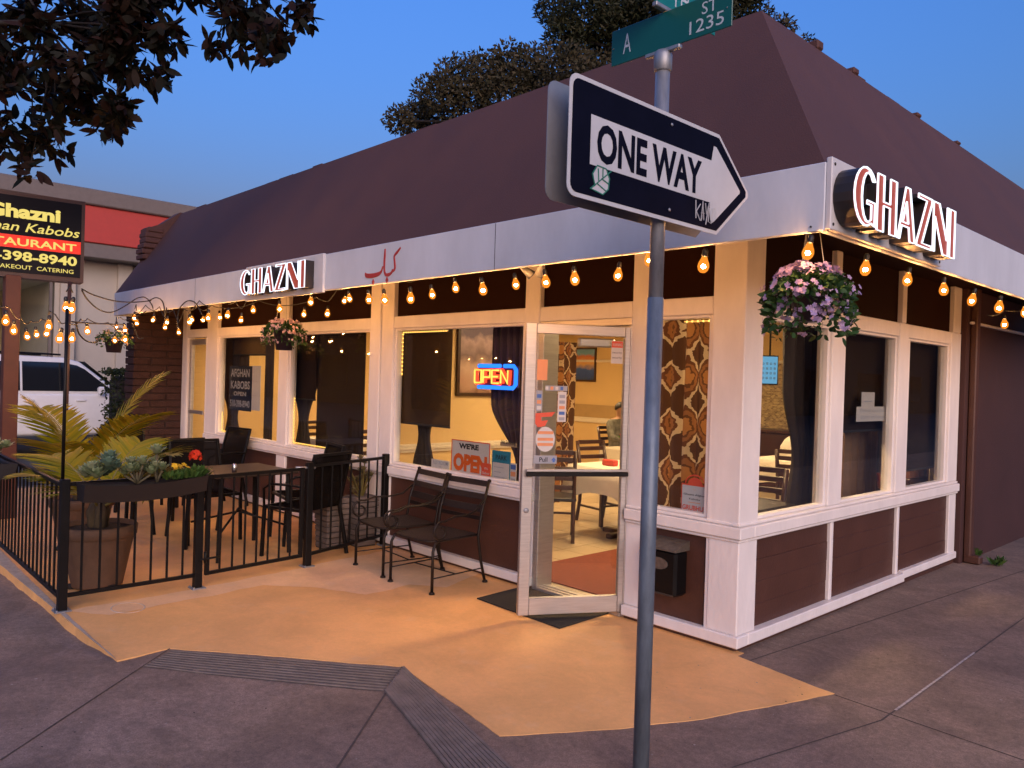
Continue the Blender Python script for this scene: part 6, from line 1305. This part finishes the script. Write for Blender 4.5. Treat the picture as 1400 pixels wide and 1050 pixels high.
part('dark_opening', DARKV, nb, (-19.998, -19.96, 2.75, 3.1, 2.3, ZG-0.3), c=0)
for k, y in enumerate((-3.2, -1.85, -0.5)):
    w = part('window', NBG, nb, (-20.06, -19.98, y, y+0.07, 0.6, 3.75), (-20.06, -19.98, y+1.28, y+1.34, 0.6, 3.75), c=0); part('pane', GLASS, w, (-20.03, -20.02, y+0.07, y+1.28, 0.6, 3.75), c=0)
part('lit_room', mat('lit_office_wall', (0.60, 0.50, 0.26), 0.8), nb, (-25, -24.9, -4.4, 3, -0.2, 4.2), (-25, -20.05, -4.4, 3, -0.21, -0.15), (-25, -20.05, -4.4, 3, 3.9, 4.1), c=0)
for k in range(4): part('ceiling_panel', emis('office_panel', (1.0, 0.82, 0.42), 10*K), nb, (-24.2+1.1*(k % 2)*1.4, -23.4+1.1*(k % 2)*1.4, -4.2+k*1.3, -3.6+k*1.3, 3.86, 3.89), c=0)

# ------------------------------------------------------------------ white SUV in the next lot
suv = thing('parked_suv', 'white SUV parked in front of the beige neighbouring shop', 'car', (-15.6, -0.2, -0.12))
CARW = mat('white_car_paint', (0.70, 0.70, 0.70), 0.22, var=0.03); TINT = mat('tinted_car_glass', (0.012, 0.014, 0.018), 0.06, var=0); TYRE = mat('tyre_rubber', (0.015, 0.015, 0.015), 0.8, var=0.1)
def bevprism(prof, x0, x1, bev, taper=None):
    """side profile in (y,z), extruded in x, rounded"""
    bm = bmesh.new(); n_ = len(prof)
    A = [bm.verts.new((x0, p[0], p[1])) for p in prof]; B = [bm.verts.new((x1, p[0], p[1])) for p in prof]
    if taper:
        for v in A+B:
            k = max(0, (v.co.z-taper[0])/(taper[1]-taper[0])); s_ = 1-taper[2]*k; cx_ = (x0+x1)/2; v.co.x = cx_+(v.co.x-cx_)*s_
    bm.faces.new(A); bm.faces.new(list(reversed(B)))
    for i in range(n_): bm.faces.new((A[i], B[i], B[(i+1) % n_], A[(i+1) % n_]))
    bmesh.ops.recalc_face_normals(bm, faces=bm.faces); bmesh.ops.bevel(bm, geom=list(bm.edges), offset=bev, segments=3, affect='EDGES', profile=0.5)
    bm.verts.index_update(); mb = MB(); mb.add([v.co.copy() for v in bm.verts], [tuple(v.index for v in f.verts) for f in bm.faces], True); bm.free(); return mb
ox, oz = -15.6, -0.08; oy = hitX(158, 535, -14.67).y-0.98
def T(pr): return [(oy+a, oz+b) for a, b in pr]
body = bevprism(T([(-2.35, 0.45), (-2.4, 0.9), (-2.35, 1.12), (1.0, 1.14), (2.15, 1.02), (2.38, 0.85), (2.40, 0.45), (2.2, 0.32), (-2.2, 0.32)]), ox-0.95, ox+0.95, 0.06); bo = body.build('body', CARW, suv)
cab = bevprism(T([(-2.30, 1.10), (-2.18, 1.55), (-2.0, 1.80), (-1.0, 1.86), (0.05, 1.84), (0.35, 1.76), (1.12, 1.12)]), ox-0.93, ox+0.93, 0.05, (oz+1.1, oz+1.86, 0.16)); cab.build('cabin', CARW, suv)
def sidewin(pr, name='side_window'):
    for sx in (1, -1):
        mb = MB(); P = [Vector((ox+sx*(0.935-0.149*max(0, (b-1.1)/0.76)), oy+a, oz+b)) for a, b in pr]; N_ = len(P); mb.add(P+[p+Vector((sx*0.006, 0, 0)) for p in P], [tuple(range(N_)), tuple(range(N_, 2*N_))]+[(i, (i+1) % N_, N_+(i+1) % N_, N_+i) for i in range(N_)]); mb.build(name, TINT, suv)
sidewin([(-0.66, 1.18), (-0.66, 1.74), (0.02, 1.74), (0.28, 1.69), (0.42, 1.62), (0.94, 1.18)], 'front_window'); sidewin([(-1.62, 1.18), (-1.56, 1.72), (-0.70, 1.74), (-0.70, 1.18)], 'rear_window'); sidewin([(-2.14, 1.24), (-2.02, 1.62), (-1.72, 1.68), (-1.74, 1.20)], 'quarter_window')
for sx in (1, -1):
    mb = MB(); mb.tube([(ox+sx*0.946, oy-0.02+0.0, oz+1.19), (ox+sx*0.842, oy-0.02, oz+1.73)], 0.016, 4); mb.build('pillar_trim', BLACKM, suv)
mb = MB(); mb.quad((ox-0.78, oy+0.42, oz+1.76), (ox+0.78, oy+0.42, oz+1.76), (ox+0.86, oy+1.10, oz+1.17), (ox-0.86, oy+1.10, oz+1.17)); mb.v = [(a, b+0.012, c+0.012) for a, b, c in mb.v]; mb.build('windscreen', TINT, suv)
for yy_ in (-1.45, 1.45):
    for sx in (1, -1):
        Mx = Matrix.Rotation(math.pi/2, 3, 'Y'); mb = MB(); mb.lathe([(0.22, 0.11), (0.33, 0.11), (0.37, 0.07), (0.37, -0.07), (0.33, -0.11), (0.22, -0.11)], 24, (ox+sx*0.86, oy+yy_, oz+0.372), Mx); wh = mb.build('tyre', TYRE, suv); mb = MB(); mb.lathe([(0.0, 0.06*sx), (0.05, 0.08*sx), (0.19, 0.06*sx), (0.225, 0.10*sx), (0.225, -0.09*sx)], 16, (ox+sx*0.86, oy+yy_, oz+0.372), Mx); mb.build('rim', GALV, wh)
for sx in (1, -1):
    mb = MB(); mb.tube([(ox+sx*0.80, oy-1.9, oz+1.87), (ox+sx*0.80, oy-1.0, oz+1.91), (ox+sx*0.78, oy+0.0, oz+1.89)], 0.018, 6); mb.build('roof_rail', BLACKM, suv)
    mb = MB(); mb.box(ox+sx*0.97, ox+sx*1.12, oy+0.62, oy+0.74, oz+1.12, oz+1.28, c=0.03); mb.build('mirror', CARW, suv)
    mb = MB(); mb.box(ox+sx*0.6, ox+sx*0.86, oy+2.33, oy+2.405, oz+0.78, oz+0.95, c=0.02); mb.build('headlight', mat('headlight_lens', (0.5, 0.5, 0.52), 0.1, var=0), suv)
    for yy_ in (-0.55, 0.35): mb = MB(); mb.box(ox+sx*0.95, ox+sx*0.98, oy+yy_-0.1, oy+yy_+0.08, oz+0.98, oz+1.02, c=0.008); mb.build('door_handle', CARW, bo)

# ------------------------------------------------------------------ leaves, hedge and trees
def crown(mb, c, r, n, L, W, sq=(1, 1, 1), seg=2, droop=0.0):
    c = Vector(c)
    for i in range(n):
        d = rdir(); k = rnd(0.25, 1.0)**0.6; p = c+Vector((d.x*r*k*sq[0], d.y*r*k*sq[1], d.z*r*k*sq[2]))
        blade(mb, p, rdir()+d*0.6-Z*droop, rdir(), L*rnd(0.7, 1.25), W*rnd(0.8, 1.2), rnd(0.0, 0.3), seg)
hc = hitD(184, 520, 13.5); hd = thing('clipped_hedge', 'dark clipped hedge between the SUV and the brick wall', 'hedge', (hc.x, hc.y, -0.19))
mb = MB(); mb.box(hc.x-0.25, hc.x+0.25, hc.y-0.35, hc.y+0.35, 0.0, 1.45, c=0.08); mb.build('core', DARKV, hd); mb = MB()
for i in range(2600):
    f = random.choice((0, 1, 2)); p = Vector((rnd(-0.33, 0.33), rnd(-0.43, 0.43), rnd(0.0, 1.55)))
    if f == 0: p.x = 0.3
    elif f == 1: p.y = random.choice((-0.4, 0.4))
    else: p.z = 1.52
    blade(mb, (hc.x+p.x+rnd(-0.04, 0.04), hc.y+p.y+rnd(-0.04, 0.04), p.z+rnd(-0.04, 0.04)), rdir(), rdir(), 0.06, 0.035, 0.1, 2)
mb.build('leaves', leafmat('hedge_leaf', [(0.018, 0.03, 0.012), (0.035, 0.05, 0.02), (0.05, 0.055, 0.02)]), hd)
# dark broadleaf street tree hanging in from the left
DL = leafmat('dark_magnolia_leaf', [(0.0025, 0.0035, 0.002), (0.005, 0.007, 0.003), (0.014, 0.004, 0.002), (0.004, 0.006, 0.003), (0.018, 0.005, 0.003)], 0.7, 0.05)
BARK = mat('grey_brown_bark', (0.016, 0.012, 0.010), 0.9, var=0.35, scale=10, stretch=(1, 1, 0.3), bump=0.8, bscale=25)
tb = hitD(-300, 700, 6.4); tb.z = H(-5.0, -4.4) if False else -0.12
mt = thing('street_tree', 'dark broad leaved tree hanging into the top left corner', 'tree', (tb.x, tb.y, -0.12))
cl = [(-60, -20), (10, 10), (60, 20), (110, 0), (160, 15), (195, 45), (185, 90), (140, 60), (95, 75), (40, 70), (-10, 90), (20, 130), (70, 120), (120, 115), (160, 125), (185, 60), (45, 165), (95, 160), (140, 150), (5, 180), (25, 205), (45, 210), (-40, 150), (205, 15), (225, -20), (155, 150), (75, 185), (285, -5), (310, 15), (335, 35), (365, 20), (390, 35), (375, 60), (350, 70), (300, 45), (400, 5), (340, -10), (-80, 60), (-120, 0), (-90, 130), (250, -40), (120, -60), (0, -70), (320, -60)]
ml = MB(); mw = MB(); crotch = Vector((tb.x, tb.y, 2.3)); cents = []
mw.tube([(tb.x, tb.y, -0.15), (tb.x+0.03, tb.y, 0.9), crotch], [0.17, 0.13, 0.11], 10)
hubs = [hitD(-120, 60, 6.5), hitD(60, 30, 6.6), hitD(180, -60, 6.8), hitD(330, -40, 6.9)]
prev = crotch
for i, hb in enumerate(hubs): mw.tube([prev, prev.lerp(hb, 0.5)+Z*0.08, hb], [0.036-0.007*i, 0.030-0.006*i, 0.024-0.005*i], 8); prev = hb
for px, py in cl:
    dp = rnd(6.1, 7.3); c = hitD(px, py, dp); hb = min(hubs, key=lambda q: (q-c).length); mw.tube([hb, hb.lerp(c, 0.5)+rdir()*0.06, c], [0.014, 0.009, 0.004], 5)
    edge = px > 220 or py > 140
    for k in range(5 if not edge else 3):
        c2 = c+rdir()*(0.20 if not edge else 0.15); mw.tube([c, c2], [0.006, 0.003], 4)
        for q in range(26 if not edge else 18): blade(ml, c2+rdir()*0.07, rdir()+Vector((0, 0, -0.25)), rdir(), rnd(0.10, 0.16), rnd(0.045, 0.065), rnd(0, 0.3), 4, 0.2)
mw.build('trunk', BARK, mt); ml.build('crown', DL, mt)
# round olive tree behind the roof
OL = leafmat('olive_leaf', [(0.030, 0.026, 0.014), (0.055, 0.048, 0.024), (0.085, 0.065, 0.034), (0.040, 0.042, 0.020)], 0.6, 0.2)
def bg_tree(label, base, clusters, m, L, W, nleaf, r, trunk_r=0.22, group='trees behind the roof', droop=0.0, sq=(1, 1, 0.8)):
    base = Vector(base); t = thing('background_tree', label, 'tree', base, group); mw = MB(); ml = MB(); zt = min(c.z for c, _ in clusters)-0.5; cr = Vector((base.x, base.y, max(2.0, zt)))
    mw.tube([base, base.lerp(cr, 0.5)+Vector((0.1, 0.05, 0)), cr], [trunk_r, trunk_r*0.8, trunk_r*0.65], 9)
    for c, k in clusters:
        mid = cr.lerp(c, 0.5)+Z*0.3; mw.tube([cr, mid, c], [trunk_r*0.3, trunk_r*0.18, 0.02], 5)
        for q in range(7): mw.tube([c, c+rdir()*r*k*0.95], [0.016, 0.005], 4)
        crown(ml, c, r*k, int(nleaf*k*k), L, W, sq, 2, droop)
    mw.build('trunk', BARK, t); ml.build('crown', m, t)
def cl_(pts, D0, D1): return [(hitD(px, py, rnd(D0, D1)), k) for px, py, k in pts]
bs = hitD(690, 520, 18.5); bs.z = -0.19
bg_tree('bushy olive brown tree showing above the middle of the roof edge', bs, cl_([(545, 165, 0.55), (570, 160, 0.7), (600, 130, 0.9), (630, 110, 1.0), (665, 100, 1.0), (700, 92, 1.0), (735, 95, 1.0), (770, 95, 1.0), (640, 140, 1.0), (690, 130, 1.1), (740, 130, 1.0), (790, 110, 0.9), (590, 160, 0.8), (815, 90, 0.7)], 17.5, 20), OL, 0.11, 0.055, 1300, 0.72)
PN = leafmat('pine_needle', [(0.014, 0.020, 0.010), (0.028, 0.034, 0.014), (0.050, 0.046, 0.022), (0.020, 0.028, 0.012)], 0.6, 0.15)
bs = hitD(900, 520, 21.5); bs.z = -0.19
bg_tree('tall dark pine with bare grey twigs behind the green street signs', bs, cl_([(760, 15, 0.7), (775, 50, 0.7), (800, 20, 1.0), (800, 70, 0.8), (840, 0, 1.0), (850, 45, 1.0), (885, 20, 1.0), (870, 80, 0.8), (920, 0, 1.1), (930, 40, 1.0), (965, 20, 0.9), (1000, 10, 0.9), (1020, -10, 0.8), (985, 50, 0.7), (820, -50, 1.2), (900, -60, 1.3), (980, -60, 1.1), (860, -110, 1.2), (940, -120, 1.1), (900, -170, 1.0)], 20, 23), PN, 0.16, 0.05, 2000, 0.9, 0.3, sq=(1, 1, 0.75))
bs = hitD(1075, 520, 21); bs.z = -0.19
bg_tree('thin tree top peeking over the right roof slope', bs, cl_([(1068, 30, 0.4), (1080, 36, 0.35), (1106, 55, 0.3), (1050, 20, 0.4)], 20, 21), OL, 0.13, 0.05, 600, 0.6, 0.1)
# weeds at the foot of the side wall
for px, py, lb, n_ in ((1330, 760, 'larger green weed at the foot of the brown side wall', 40), (1363, 774, 'small weed on the pavement joint further from the wall', 20)):
    w0 = hitZ(px, py, GZ); t = thing('weed', lb, 'weed', w0); mb = MB(); clump(mb, w0, 0.05, n_, 0.09, 0.03); mb.build('leaves', LEAFG, t)
# ------------------------------------------------------------------ unseen rows across the two streets, added to darken reflections in the glass
OB = mat('unseen_row_dark', (0.022, 0.020, 0.020), 0.8, var=0.3, scale=0.3)
for nm_, lb, b, wins in (('unseen_building', 'unseen dark row added across the front street to darken the front window reflections', (-70, -14, -27, -21, -0.2, 7.0), [(-66+6*k, -63+6*k, -20.99, -20.9, 0.8, 2.8) for k in range(8)]), ('unseen_building', 'unseen dark row added across the side street to darken the side window reflections', (21, 27, 24, 90, -0.2, 8.0), [(20.9, 20.99, 28+8*k, 32+8*k, 0.8, 2.8) for k in range(7)]), ('unseen_building', 'unseen low dark block added across the side street to keep bright sky out of the door glass', (30, 36, -18, 16, -0.2, 4.6), [(29.9, 29.99, -15+5*k, -12+5*k, 0.8, 2.6) for k in range(6)])):
    t = thing(nm_, lb, 'building', ((b[0]+b[1])/2, (b[2]+b[3])/2, -0.19), 'unseen rows added across the streets'); part('wall', OB, t, b, c=0.05)
    for q in wins: part('window', mat('unseen_row_glass', (0.02, 0.02, 0.022), 0.1, var=0), t, q, c=0.01)

# ------------------------------------------------------------------ pale chips and specks lying on the pavement
mb = MB()
for k in range(150):
    px, py = (rnd(1080, 1300), rnd(780, 960)) if k < 60 else ((rnd(0, 620), rnd(920, 1040)) if k < 105 else (rnd(880, 1390), rnd(900, 1040)))
    p = hitZ(px, py, GZ); r_ = rnd(0.002, 0.007); a0 = rnd(0, 6); z_ = H(p.x, p.y)+0.0055
    mb.add([(p.x+r_*rnd(0.5, 1.2)*math.cos(a0+q*1.2566), p.y+r_*rnd(0.5, 1.2)*math.sin(a0+q*1.2566), z_) for q in range(5)], [(0, 1, 2, 3, 4)])
tag(mb.build('pavement_specks', leafmat('speck', [(0.03, 0.022, 0.018), (0.40, 0.36, 0.32), (0.02, 0.016, 0.014), (0.10, 0.07, 0.05)], 0.9, 0.0)), 'pale and dark chips scattered over the pavement', 'specks', None, 'stuff')
